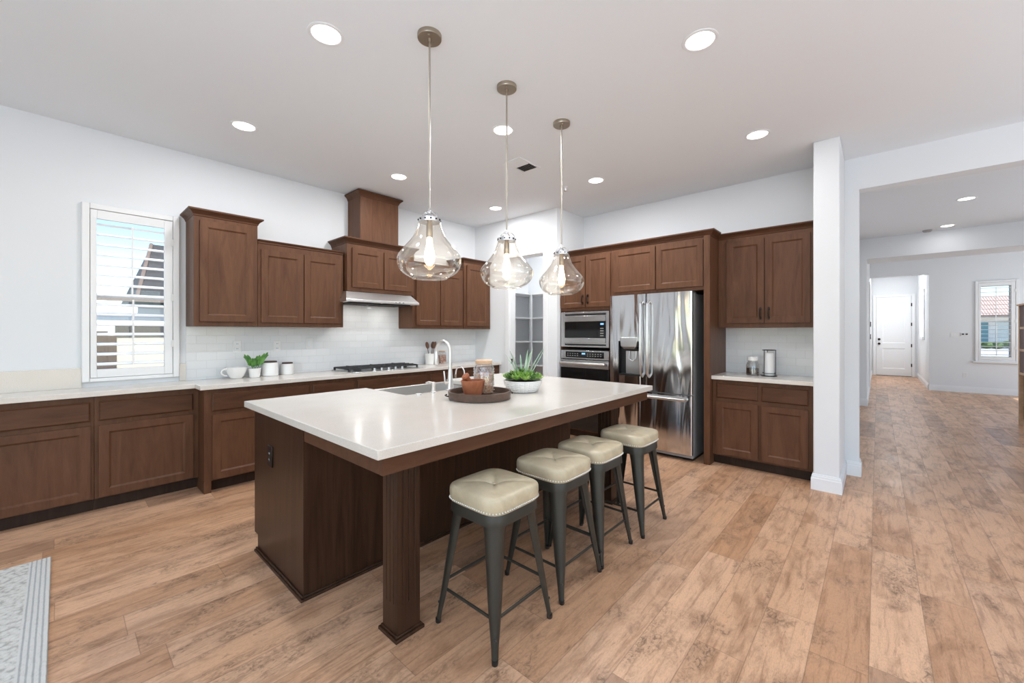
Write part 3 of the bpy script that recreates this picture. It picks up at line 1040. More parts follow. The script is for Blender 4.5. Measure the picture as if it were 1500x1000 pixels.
def rounded_front(x0, x1, z0, z1, y0=0.0, y1=0.030, r=0.022, bulge=0.008, holes=None):
    """door slab with rounded vertical edges and a slightly bowed front"""
    prof = []
    for i in range(5):
        a = PI / 2 * i / 4
        prof.append((x0 + r - r * math.cos(a), y0 + r - r * math.sin(a)))
    nn = 6
    for i in range(1, nn):
        u = i / nn
        prof.append((x0 + r + (x1 - x0 - 2 * r) * u, y0 - bulge * math.sin(PI * u)))
    for i in range(5):
        a = PI / 2 * (1 - i / 4)
        prof.append((x1 - r + r * math.cos(a), y0 + r - r * math.sin(a)))
    prof += [(x1, y1), (x0, y1)]
    return MB().loft([[(x, y, z0) for x, y in prof], [(x, y, z1) for x, y in prof]])


XM = 0.437
# left door built around the dispenser recess
LD = MB()
dx0, dx1, dz0, dz1 = 0.105, 0.375, 0.86, 1.255
for (a, c, e, f) in ((0.0, dx0, 0.705, 1.785), (dx1, XM - 0.003, 0.705, 1.785), (dx0, dx1, 0.705, dz0), (dx0, dx1, dz1, 1.785)):
    LD.box(a, c, 0.0, 0.07, e, f)
ld = LD.obj('door', 'fridge', t)
bm = bmesh.new(); bm.from_mesh(ld.data); bmesh.ops.remove_doubles(bm, verts=bm.verts, dist=1e-5); bm.to_mesh(ld.data); bm.free()
dp = MB().box(dx0, dx1, 0.055, 0.069, dz0, dz1).box(dx0, dx0 + 0.006, 0.0, 0.055, dz0, dz1).box(dx1 - 0.006, dx1, 0.0, 0.055, dz0, dz1).box(dx0 + .006, dx1 - .006, 0.0, 0.055, dz0, dz0 + 0.02)
dp = dp.obj('dispenser', 'black', ld)
MB().loft([[(0.125, -0.006, 1.30), (0.345, -0.006, 1.30), (0.345, 0.05, 1.30), (0.125, 0.05, 1.30)], [(0.135, -0.010, 1.20), (0.335, -0.010, 1.20), (0.335, 0.05, 1.20), (0.135, 0.05, 1.20)],
           [(0.17, 0.0, 1.165), (0.30, 0.0, 1.165), (0.30, 0.05, 1.165), (0.17, 0.05, 1.165)]]).obj('spout_housing', 'steel_plain', dp, 0.006)
MB().box(0.18, 0.355, 0.035, 0.054, dz0 + 0.02, 1.14).obj('back_plate', 'steel_plain', dp, 0.004)
MB().tube([(0.235, 0.02, 1.14), (0.235, 0.006, 1.05), (0.275, 0.006, 1.03), (0.315, 0.006, 1.05), (0.315, 0.02, 1.14)], 0.006, 8).obj('paddle', 'steel_plain', dp)
rd = rounded_front(XM + 0.003, RW, 0.705, 1.785, r=0.014, bulge=0.004).obj('door', 'fridge', t)
for dd, hx in ((ld, XM - 0.038), (rd, XM + 0.040)):
    hh = MB().tube([(hx, 0.0, 1.70), (hx, -0.055, 1.67), (hx, -0.062, 1.5), (hx, -0.062, 1.15), (hx, -0.055, 0.90), (hx, 0.0, 0.86)], [0.014, 0.018, 0.018, 0.018, 0.018, 0.014], 12, flat=0.8)
    hh.obj('handle', 'steel_plain', dd)
fd = rounded_front(0.0, RW, 0.075, 0.693, r=0.014, bulge=0.004).obj('freezer_drawer', 'fridge', t)
hh = MB().tube([(0.06, 0.0, 0.655), (0.06, -0.05, 0.65), (RW - 0.055, -0.05, 0.65), (RW - 0.055, 0.0, 0.655)], 0.017, 12)
hh.obj('handle', 'steel_plain', fd)
for hx in (0.05, RW - 0.06):
    MB().box(hx - 0.04, hx + 0.04, 0.08, 0.20, 1.7655, 1.790).obj('hinge_cover', 'fridge_side', t, 0.003)

# beverage niche right of the fridge
t = thing('wall_cabinet', 'two-door brown wall cabinet with dark handles between fridge panel and white column', 'cabinet', (4.72, 1.270, 0), FACE_B)
nw = 1.270 - 0.417
MB().box(0, nw, 0, XC - 4.72, 1.405, 2.345).obj('body', 'wood', t, 0.002)
add_front(t, 'door', 0.085, 0.425, 1.45, 2.30, (0.396, 1.545))
add_front(t, 'door', 0.438, 0.80, 1.45, 2.30, (0.468, 1.545))
crown(t, 0, nw, 0, XC - 4.72, 2.335, 2.395, 0.045, False, False)
base_cab('base_cabinet', 'brown two-drawer base cabinet between fridge panel and white column', (4.52, 1.270, 0), nw, XC - 4.52,
         [('drawer', 0.04, 0.41, 0.690, 0.835), ('drawer', 0.44, 0.806, 0.690, 0.835), ('door', 0.04, 0.41, 0.122, 0.650), ('door', 0.44, 0.806, 0.122, 0.650)],
         rot=FACE_B, group=None)
t = thing('worktop', 'short cream quartz worktop in the niche beside the fridge', 'worktop', (4.47, 1.270, 0.876), FACE_B)
MB().box(0, nw, 0, XB - 0.009 - 4.47, 0, 0.038).obj('slab', 'quartz', t, 0.003)

# ------------------------------------------------------------------ island
t = thing('kitchen_island', 'dark brown kitchen island with two fluted corner legs', 'island', (0, 0, 0))
BX0, BX1, BY0, BY1 = 0.825, 3.225, 2.16, 2.925
b = MB().box(BX0, BX1, BY0, BY1 - 0.06, 0.0, 0.10)
b.box(BX0, 1.615, BY0, BY1, 0.10, 0.876).box(2.455, BX1, BY0, BY1, 0.10, 0.876).box(1.615, 2.455, BY0, BY1, 0.10, 0.62).box(1.615, 2.455, BY0, 2.40, 0.62, 0.876)
b.obj('base', 'island_wood', t)
m = MB()
for z0, z1, e in ((0, 0.014, 0.018), (0.014, 0.024, 0.010)):
    m.box(BX0 - e, BX0, BY0 - e, BY1 - 0.05, z0, z1).box(BX0, BX1 + e, BY0 - e, BY0, z0, z1).box(BX1, BX1 + e, BY0, BY1 - 0.05, z0, z1)
m.obj('base_molding', 'island_wood', t, 0.003)
MB().box(0.828, 0.852, 1.434, BY0 - 0.0005, 0.803, 0.8755).box(0.828, 3.235, 1.41, 1.434, 0.803, 0.8755).box(3.211, 3.235, 1.434, BY0 - 0.0005, 0.803, 0.8755).obj('apron', 'wood_h', t, 0.002)


def fluted_leg(x0, y0):
    s, z0, z1 = 0.118, 0.0, 0.875
    fl = []
    n = 4
    w = s / n
    # outline with V grooves on each side
    def side(p0, p1, nx, ny):
        pts = []
        for i in range(n):
            u0, u1 = i / n, (i + 1) / n
            g = 0.035
            pts.append((p0[0] + (p1[0] - p0[0]) * (u0 + (g if i else 0)), p0[1] + (p1[1] - p0[1]) * (u0 + (g if i else 0))))
            if i < n - 1:
                pts.append((p0[0] + (p1[0] - p0[0]) * (u1 - g), p0[1] + (p1[1] - p0[1]) * (u1 - g)))
                pts.append((p0[0] + (p1[0] - p0[0]) * u1 + nx * 0.005, p0[1] + (p1[1] - p0[1]) * u1 + ny * 0.005))
        return pts
    c = [(x0, y0), (x0 + s, y0), (x0 + s, y0 + s), (x0, y0 + s)]
    pr = side(c[0], c[1], 0, 1) + side(c[1], c[2], -1, 0) + side(c[2], c[3], 0, -1) + side(c[3], c[0], 1, 0)
    mb = MB().loft([[(x, y, 0.15) for x, y in pr], [(x, y, z1) for x, y in pr]])
    mb.box(x0, x0 + s, y0, y0 + s, 0, 0.15)
    lg = mb.obj('leg', 'island_wood', t, angle=15)
    q = MB()
    for a, z2, e in ((0, 0.016, 0.016), (0.016, 0.026, 0.008)):
        q.box(x0 - e, x0 + s + e, y0 - e, y0 + s + e, a, z2)
    q.obj('foot_molding', 'island_wood', lg, 0.003)


fluted_leg(0.990, 1.565)
fluted_leg(2.915, 1.565)
o = MB().box(-0.008, 0, -0.036, 0.036, -0.06, 0.06).obj('outlet', 'bronze', t, 0.003)
o.location = (BX0, 2.63, 0.635)
MB().box(-0.0095, -0.008, -0.017, 0.017, -0.034, -0.004).box(-0.0095, -0.008, -0.017, 0.017, 0.004, 0.034).obj('socket', 'black', o)
for z in (0.019, -0.019):
    MB().box(-0.0105, -0.0095, -0.007, -0.004, z - 0.005, z + 0.005).box(-0.0105, -0.0095, 0.004, 0.007, z - 0.005, z + 0.005).obj('slot', 'button', o)

# island worktop with a cut-out for the apron sink
t = thing('island_worktop', 'large cream quartz slab topping the island', 'worktop', (0, 0, 0.876))
out = [(0.793, 1.385), (3.285, 1.385), (3.285, 3.025), (2.44, 3.025), (2.44, 2.46), (1.63, 2.46), (1.63, 3.025), (0.793, 3.025)]
b = MB().loft([[(x, y, 0) for x, y in out], [(x, y, 0.038) for x, y in out]])
b.obj('slab', 'quartz', t, 0.003)

# apron sink
t = thing('farmhouse_sink', 'stainless apron sink set into the island worktop', 'sink', (1.622, 2.452, 0.63))
SW, SD, SH = 0.826, 0.575, 0.265
th = 0.012
s = MB().box(0, SW, 0, SD, 0, th).box(0, th, 0, SD, th, 0.243).box(SW - th, SW, 0, SD, th, 0.243).box(th, SW - th, 0, th, th, 0.243)
s.box(th, SW - th, SD - 0.03, SD, th, SH)
s.obj('basin', 'satin', t, 0.004)
MB().lathe([(0.055, 0), (0.055, 0.004), (0.03, 0.002), (0.0, 0.002)], (SW / 2, 0.28, th), 20).obj('drain', 'chrome', t)

# faucet
t = thing('faucet', 'tall gooseneck pull-down kitchen faucet behind the island sink', 'faucet', (1.985, 2.415, 0.9146))
MB().lathe([(0.033, 0), (0.033, 0.006), (0.026, 0.012), (0.020, 0.09), (0.015, 0.16)], n=20).obj('base', 'satin', t)
pts = [(0, 0, 0.12), (0, 0, 0.28)]
for i in range(11):
    a = PI * i / 10
    pts.append((0, 0.085 - 0.085 * math.cos(a), 0.288 + 0.085 * math.sin(a)))
MB().tube(pts, 0.0125, 14).obj('spout', 'satin', t)
MB().tube([(0, 0.17, 0.287), (0, 0.17, 0.25), (0, 0.17, 0.19), (0, 0.17, 0.185)], [0.0135, 0.016, 0.021, 0.018], 14).obj('spray_head', 'satin', t)
MB().tube([(-0.018, 0, 0.06), (-0.045, 0, 0.06), (-0.05, 0.0, 0.07), (-0.052, 0.01, 0.15)], [0.012, 0.010, 0.006, 0.005], 10).obj('lever', 'satin', t)
t = thing('soap_dispenser', 'short chrome soap dispenser left of the tall faucet', 'soap dispenser', (1.83, 2.418, 0.9146))
MB().lathe([(0.022, 0), (0.022, 0.006), (0.014, 0.012), (0.013, 0.055), (0.016, 0.06), (0.016, 0.075), (0.0, 0.08)], n=16).obj('body', 'satin', t)
MB().tube([(0, 0, 0.07), (-0.02, 0.03, 0.078), (-0.03, 0.05, 0.07)], [0.007, 0.006, 0.005], 8).obj('nozzle', 'satin', t)
o = MB().lathe([(0.024, 0), (0.024, 0.006), (0.016, 0.010), (0.0, 0.011)], n=20).obj('air_switch', 'satin')
o.location = (1.70, 2.415, 0.9146)
tag(o, 'small round chrome button set flush beside the sink', 'button')
t = thing('filter_faucet', 'small slim curved water tap right of the main faucet', 'faucet', (2.13, 2.418, 0.9146))
MB().lathe([(0.018, 0), (0.018, 0.006), (0.010, 0.012), (0.008, 0.03)], n=14).obj('base', 'satin', t)
pts = [(0, 0, 0.02), (0, 0, 0.125)]
for i in range(9):
    a = PI * i / 8
    pts.append((-0.01 * i / 8, 0.045 - 0.045 * math.cos(a), 0.125 + 0.045 * math.sin(a)))
pts.append((-0.012, 0.092, 0.09))
MB().tube(pts, 0.0055, 10).obj('spout', 'satin', t)
MB().tube([(-0.012, 0.092, 0.105), (-0.012, 0.092, 0.078)], 0.0085, 10).obj('tip', 'nickel', t)

# ------------------------------------------------------------------ island decor
t = thing('serving_tray', 'round dark wooden tray with raised rim on the island', 'tray', (1.885, 1.985, 0.9146))
MB().lathe([(0.195, 0), (0.207, 0.004), (0.211, 0.052), (0.198, 0.052), (0.193, 0.014), (0.0, 0.012)], n=48).obj('tray_body', 'tray_wood', t)
for s in (-1, 1):
    a = math.radians(-30)
    cx, cy = s * 0.203 * math.cos(a), s * 0.203 * math.sin(a)
    pts = []
    for i in range(9):
        u = PI * i / 8
        tt = -0.04 * math.cos(u)
        rr = 0.01 + 0.018 * math.sin(u)
        pts.append((cx + s * rr * math.cos(a) - math.sin(a) * tt, cy + s * rr * math.sin(a) + math.cos(a) * tt, 0.028))
    MB().tube(pts, 0.004, 8).obj('handle', 'bronze', t)
t = thing('mortar', 'reddish wooden mortar on the round tray', 'mortar', (1.822, 1.983, 0.9290))
MB().lathe([(0.045, 0), (0.052, 0.004), (0.062, 0.03), (0.075, 0.085), (0.080, 0.105), (0.080, 0.112), (0.073, 0.112), (0.066, 0.085), (0.05, 0.03), (0.0, 0.018)], n=36).obj('bowl', 'mortar_wood', t)
t = thing('pestle', 'reddish wooden pestle leaning in the mortar', 'pestle', (1.822, 1.983, 0.9290))
p0, p1 = Vector((0.030, -0.010, 0.040)), Vector((-0.052, 0.03, 0.150))
MB().tube([p0.lerp(p1, u) for u in (0, 0.1, 0.4, 0.75, 0.85, 0.95, 1.0)], [0.014, 0.020, 0.016, 0.018, 0.027, 0.026, 0.012], 14).obj('shaft', 'mortar_wood', t)
t = thing('glass_jar', 'textured glass jar of beans with round wooden lid on the tray', 'jar', (1.972, 2.035, 0.9290))
t.scale = (1.0, 1.0, 1.10)
MB().lathe([(0.055, 0.0), (0.066, 0.004), (0.070, 0.02), (0.070, 0.165), (0.060, 0.185), (0.056, 0.19)], n=36, cap1=False).obj('jar_body', 'jar_glass', t)
MB().lathe([(0.050, 0.006), (0.064, 0.012), (0.066, 0.03), (0.066, 0.125), (0.0, 0.135)], n=36).obj('beans', 'bean_mix', t)
MB().lathe([(0.052, 0.188), (0.060, 0.192), (0.060, 0.21), (0.052, 0.215), (0.0, 0.215)], n=32).obj('lid', 'light_wood', t)
ds = MB()
for k in range(9):
    for j in range(22):
        a = 2 * PI * (j + 0.5 * (k % 2)) / 22
        ds.sphere((0.0705 * math.cos(a), 0.0705 * math.sin(a), 0.028 + k * 0.016), 0.0045, 6, 4)
ds.obj('hobnail_relief', 'jar_glass', t)


def leaf(mb, base, d, up, L, w, th=0.004, curl=0.0, wide=0.45):
    base, d, up = Vector(base), Vector(d).normalized(), Vector(up)
    side = d.cross(up).normalized()
    up = side.cross(d).normalized()
    rings = []
    for u, f in ((0, 0.45), (wide * 0.5, 0.85), (wide, 1.0), (0.8, 0.62), (1.0, 0.06)):
        c = base + d * (L * u) + up * (curl * L * u * u)
        rings.append([c + side * (w / 2 * f), c + up * (th * f), c - side * (w / 2 * f), c - up * (th * 0.6 * f)])
    mb.loft(rings)


t = thing('succulent_planter', 'white ribbed bowl of green succulents near the far end of the island', 'planter', (2.305, 1.965, 0.9146))
b = MB()
prof = [(0.085, 0), (0.100, 0.004), (0.124, 0.030), (0.138, 0.06), (0.142, 0.088), (0.134, 0.088), (0.128, 0.07)]
n = 144


def prof_r(z):
    for (r0, z0), (r1, z1) in zip(prof[:5], prof[1:5]):
        if z <= z1:
            return r0 + (r1 - r0) * (z - z0) / (z1 - z0)
    return prof[4][0]


rings = [[(0.085 * math.cos(2 * PI * j / n), 0.085 * math.sin(2 * PI * j / n), 0.0) for j in range(n)]]
for k in range(31):
    z = 0.004 + 0.084 * k / 30
    ring = []
    for j in range(n):
        groove = (j % 6 == 0) or (k % 5 == 0 and 0 < k < 30)
        r = prof_r(z) - (0.0035 if groove and 0 < k < 29 else 0)
        ring.append((r * math.cos(2 * PI * j / n), r * math.sin(2 * PI * j / n), z))
    rings.append(ring)
for r, z in ((0.134, 0.088), (0.128, 0.07)):
    rings.append([(r * math.cos(2 * PI * j / n), r * math.sin(2 * PI * j / n), z) for j in range(n)])
b.loft(rings, True, False)
b.obj('bowl', 'ceramic', t)
MB().lathe([(0.126, 0.072), (0.08, 0.082), (0.0, 0.085)], n=24, cap0=False).obj('soil', 'soil', t)
rnd = random.Random(3)
spots = [(0, 0, 0.055, 0.10)] + [(0.062 * math.cos(a), 0.062 * math.sin(a), 0.05, 0.09) for a in [i * PI / 3 + 0.3 for i in range(6)]] + \
        [(0.115 * math.cos(a), 0.115 * math.sin(a), 0.042, 0.09) for a in [i * 2 * PI / 11 for i in range(11)]]
for i, (sx, sy, sr, sz) in enumerate(spots):
    mb = MB()
    for ring_i, (cnt, el, ln) in enumerate(((8, 18, 1.0), (7, 42, 0.82), (5, 68, 0.6))):
        for j in range(cnt):
            a = 2 * PI * (j + 0.5 * ring_i) / cnt + i
            e = math.radians(el + rnd.uniform(-8, 8))
            dv = (math.cos(a) * math.cos(e), math.sin(a) * math.cos(e), math.sin(e))
            leaf(mb, (sx, sy, sz + (0.022 if i < 7 else 0.008)), dv, (0, 0, 1), 1.3 * sr * ln * rnd.uniform(0.85, 1.2), sr * 0.46, 0.006, 0.25, 0.6)
    mb.obj('succulent', 'succulent' if i % 3 else 'succulent_dark', t)
mb = MB()
for j in range(9):
    a = j * 2.4
    e = math.radians(rnd.uniform(62, 84))
    leaf(mb, (0.035 * math.cos(a), 0.035 * math.sin(a), 0.10), (math.cos(a) * math.cos(e), math.sin(a) * math.cos(e), math.sin(e)), (math.cos(a + PI), math.sin(a + PI), 0.4),
         rnd.uniform(0.17, 0.26), 0.019, 0.005, -0.12, 0.25)
leaf(mb, (0.02, -0.03, 0.10), (0.42, -0.5, 0.72), (0, 0, 1), 0.27, 0.014, 0.005, 0.25, 0.2)
mb.obj('aloe', 'aloe', t)

# ------------------------------------------------------------------ range-wall decor
t = thing('batter_bowl', 'white ceramic pouring bowl with handle left of the small plant', 'bowl', (1.135, 4.575, 0.9146))
MB().lathe([(0.045, 0), (0.05, 0.004), (0.066, 0.03), (0.082, 0.07), (0.090, 0.108), (0.085, 0.108), (0.076, 0.07), (0.0, 0.02)], n=36).obj('bowl', 'ceramic', t)
pts = [(-0.080 - 0.045 * math.sin(u), -0.02, 0.065 + 0.035 * math.cos(u)) for u in [PI * i / 8 for i in range(9)]]
MB().tube(pts, 0.008, 8, flat=1.4).obj('handle', 'ceramic', t)

t = thing('potted_plant', 'small leafy green plant in a white pot beside the canisters', 'plant', (1.283, 4.55, 0.9146))
MB().lathe([(0.040, 0), (0.044, 0.003), (0.055, 0.088), (0.057, 0.09), (0.050, 0.09), (0.046, 0.07), (0.0, 0.068)], n=28).obj('pot', 'ceramic', t)
mb = MB()
rnd = random.Random(5)
for (ex, ey, ez) in ((-0.075, 0.0, 0.20), (0.085, -0.045, 0.215), (0.045, 0.03, 0.185), (-0.03, -0.05, 0.165)):
    p0, p1 = Vector((ex * 0.12, ey * 0.12, 0.066)), Vector((ex, ey, ez))
    pm = p0.lerp(p1, 0.5) + Vector((0, 0, 0.02))
    mb.tube([p0, pm, p1], [0.004, 0.0035, 0.002], 6)
    for k in range(8):
        u = 0.28 + 0.72 * k / 7
        c = p0.lerp(p1, u) + Vector((0, 0, 0.02 * math.sin(PI * u)))
        for sd in (-1, 1):
            if k == 7 and sd < 0:
                continue
            ax = (p1 - p0).normalized()
            sv = ax.cross(Vector((0.2, -1, 0.2))).normalized() * sd
            dv = ax * 0.75 + sv * (0.8 if k < 7 else 0.0)
            leaf(mb, c, dv, (0.1, -1, 0.5), 0.042 * (1.08 - 0.3 * u), 0.021, 0.003, 0.08)
mb.obj('foliage', 'leaf', t)


def canister(label, loc, r, h):
    t = thing('canister', label, 'canister', loc, 0, 'white canisters with dark lids')
    MB().lathe([(r * 0.92, 0), (r, 0.006), (r, h * 0.9), (r * 0.93, h), (0, h)], n=32).obj('jar_body', 'ceramic', t)
    MB().lathe([(r * 0.80, h), (r * 0.82, h + 0.002), (r * 0.82, h + 0.012), (r * 0.78, h + 0.015), (0, h + 0.015)], n=28).obj('lid', 'dark_lid', t)


canister('larger white canister with dark flat lid beside the small plant', (1.435, 4.60, 0.9146), 0.075, 0.135)
canister('smaller white canister with dark flat lid, rightmost of the pair', (1.605, 4.62, 0.9146), 0.062, 0.112)

UX, UY = 3.43, 4.60
t = thing('utensil_crock', 'white crock holding wooden utensils right of the cooktop', 'crock', (UX, UY, 0.9146))
t.scale = (1.12, 1.12, 1.08)
MB().lathe([(0.055, 0), (0.06, 0.004), (0.068, 0.135), (0.072, 0.14), (0.064, 0.14), (0.058, 0.02), (0.0, 0.015)], n=28).obj('pot', 'ceramic', t)
for i, (dx, dy, lab, kind) in enumerate(((-0.045, -0.02, 'wooden spoon leaning left out of the white crock', 'wooden_spoon'),
                                                                                    (0.03, -0.015, 'dark wooden turner in the crock, in front of the other dark utensil', 'wooden_turner'),
                                          (0.036, 0.018, 'dark wooden ladle leaning right at the back of the crock', 'wooden_ladle'))):
    t = thing(kind, lab, 'utensil', (UX, UY, 0.934), 0, 'utensils in the white crock')
    top = Vector((dx * 1.5, dy * 1.5, 0.205))
    bot = Vector((dx * 0.3, dy * 0.3, 0.0))
    MB().tube([bot, bot.lerp(top, 0.6), top], 0.0055, 8).obj('shaft', 'paper' if kind == 'spatula' else 'utensil', t)
    dv = (top - bot).normalized()
    rings = []
    for u, wv in ((0, 0.009), (0.25, 0.027), (0.6, 0.030), (0.9, 0.021), (1.0, 0.008)):
        c = top - dv * 0.01 + dv * (0.100 * u)
        rings.append([c + Vector((wv * math.cos(q), 0.25 * wv * math.sin(q), 0)) for q in [2 * PI * j / 10 for j in range(10)]])
    MB().loft(rings).obj('head', 'paper' if kind == 'spatula' else 'utensil', t)
t = thing('spice_jar', 'square clear jar of red-brown spices right of the utensil crock', 'jar', (3.615, 4.58, 0.9146))
t.scale = (1.3, 1.3, 1.3)
MB().box(-0.04, 0.04, -0.03, 0.03, 0.003, 0.125).obj('jar_body', 'jar_glass', t, 0.006)
MB().box(-0.034, 0.034, -0.024, 0.024, 0.006, 0.095).obj('spices', speckle('spices', (0.34, 0.09, 0.05), (0.62, 0.42, 0.30), 40), t)
MB().box(-0.03, 0.03, -0.022, 0.022, 0.126, 0.138).obj('lid', 'light_wood', t, 0.003)


def outlet(label, loc, rot=0.0, kind='outlet', group='wall outlets on the range wall'):
    t = thing('wall_outlet' if kind == 'outlet' else 'light_switch', label, kind, loc, rot, group)
    MB().box(-0.036, 0.036, -0.006, 0, -0.058, 0.058).obj('plate', 'white_plastic', t, 0.002)
    if kind == 'outlet':
        for z in (0.024, -0.024):
            s = MB().lathe([(0.016, 0), (0.016, 0.0025)], n=16).obj('socket', 'trim', t)
            s.rotation_euler = (PI / 2, 0, 0)
            s.location = (0, -0.006, z)
            MB().box(-0.007, -0.004, z - 0.003 - z, z + 0.008 - z, 0.0025, 0.0035).box(0.004, 0.007, -0.003, 0.008, 0.0025, 0.0035).obj('slot', 'black', s)
    else:
        MB().box(-0.016, 0.016, -0.009, -0.006, -0.032, 0.032).obj('rocker', 'trim', t, 0.001)
    return t


outlet('white outlet above the batter bowl under the tall wall cabinet', (1.175, YA - 0.0085, 1.215))
outlet('white outlet above the two white canisters', (1.535, YA - 0.0085, 1.21))
outlet('white switch plate on the tile nearest the cooktop', (1.86, YA - 0.0085, 1.23), kind='switch')

# niche decor
t = thing('cookie_jar', 'glass jar of dark coffee beans with white lid in the niche', 'jar', (4.76, 0.955, 0.9146))
MB().lathe([(0.05, 0), (0.058, 0.005), (0.060, 0.10), (0.052, 0.128), (0.042, 0.142), (0.042, 0.15)], n=28, cap1=False).obj('jar_body', 'jar_glass', t)
MB().lathe([(0.047, 0.006), (0.055, 0.012), (0.056, 0.075), (0.0, 0.08)], n=24).obj('beans', 'coffee', t)
MB().lathe([(0.044, 0.15), (0.050, 0.154), (0.050, 0.182), (0.044, 0.19), (0.0, 0.19)], n=24).obj('lid', 'ceramic', t)
t = thing('paper_towel_holder', 'black wire frame holder with a white paper roll in the niche', 'paper towel holder', (4.79, 0.815, 0.9146))
MB().lathe([(0.070, 0), (0.070, 0.006), (0.0, 0.006)], n=28).obj('base', 'black', t)
MB().lathe([(0.018, 0.008), (0.044, 0.008), (0.044, 0.235), (0.018, 0.235)], n=28, cap0=True, cap1=True).obj('paper_roll', 'paper', t)
for a in (0.4, 0.4 + 2 * PI / 3, 0.4 + 4 * PI / 3):
    MB().tube([(0.058 * math.cos(a), 0.058 * math.sin(a), 0.004), (0.058 * math.cos(a), 0.058 * math.sin(a), 0.262)], 0.0035, 6).obj('upright', 'black', t)
MB().tube([(0.058 * math.cos(a), 0.058 * math.sin(a), 0.262) for a in [2 * PI * i / 24 for i in range(25)]], 0.0035, 6, cap=False).obj('top_ring', 'black', t)
MB().tube([(0.058 * math.cos(a), 0.058 * math.sin(a), 0.03) for a in [2 * PI * i / 24 for i in range(25)]], 0.003, 6, cap=False).obj('lower_ring', 'black', t)
t = thing('white_mug', 'white mug behind the coffee-bean jar in the niche', 'mug', (4.93, 0.915, 0.9146))
MB().lathe([(0.035, 0), (0.04, 0.004), (0.043, 0.10), (0.040, 0.10), (0.036, 0.01), (0.0, 0.008)], n=24).obj('cup', 'ceramic', t)
MB().tube([(0.0, -0.042 - 0.03 * math.sin(u), 0.052 + 0.03 * math.cos(u)) for u in [PI * i / 8 for i in range(9)]], 0.005, 8).obj('handle', 'ceramic', t)

# pantry shelving
t = thing('pantry_shelving', 'white L-shaped corner shelves seen through the pantry doorway', 'shelves', (0, 0, 0))
for z in (0.805, 1.205, 1.605, 2.01):
    MB().box(4.52, 5.35, 4.37, YA, z - 0.02, z).box(5.35, 5.70, 3.27, YA, z - 0.02, z).obj('shelf', 'trim', t, 0.002)
MB().box(5.335, 5.365, 4.355, 4.385, 0.0, 2.01).obj('post', 'trim', t)
MB().box(XP + 0.02, XP + 0.05, 3.968, 3.9725, 0.90, 0.97).obj('trim_4', 'bronze')
struct(bpy.data.objects['trim_4'])


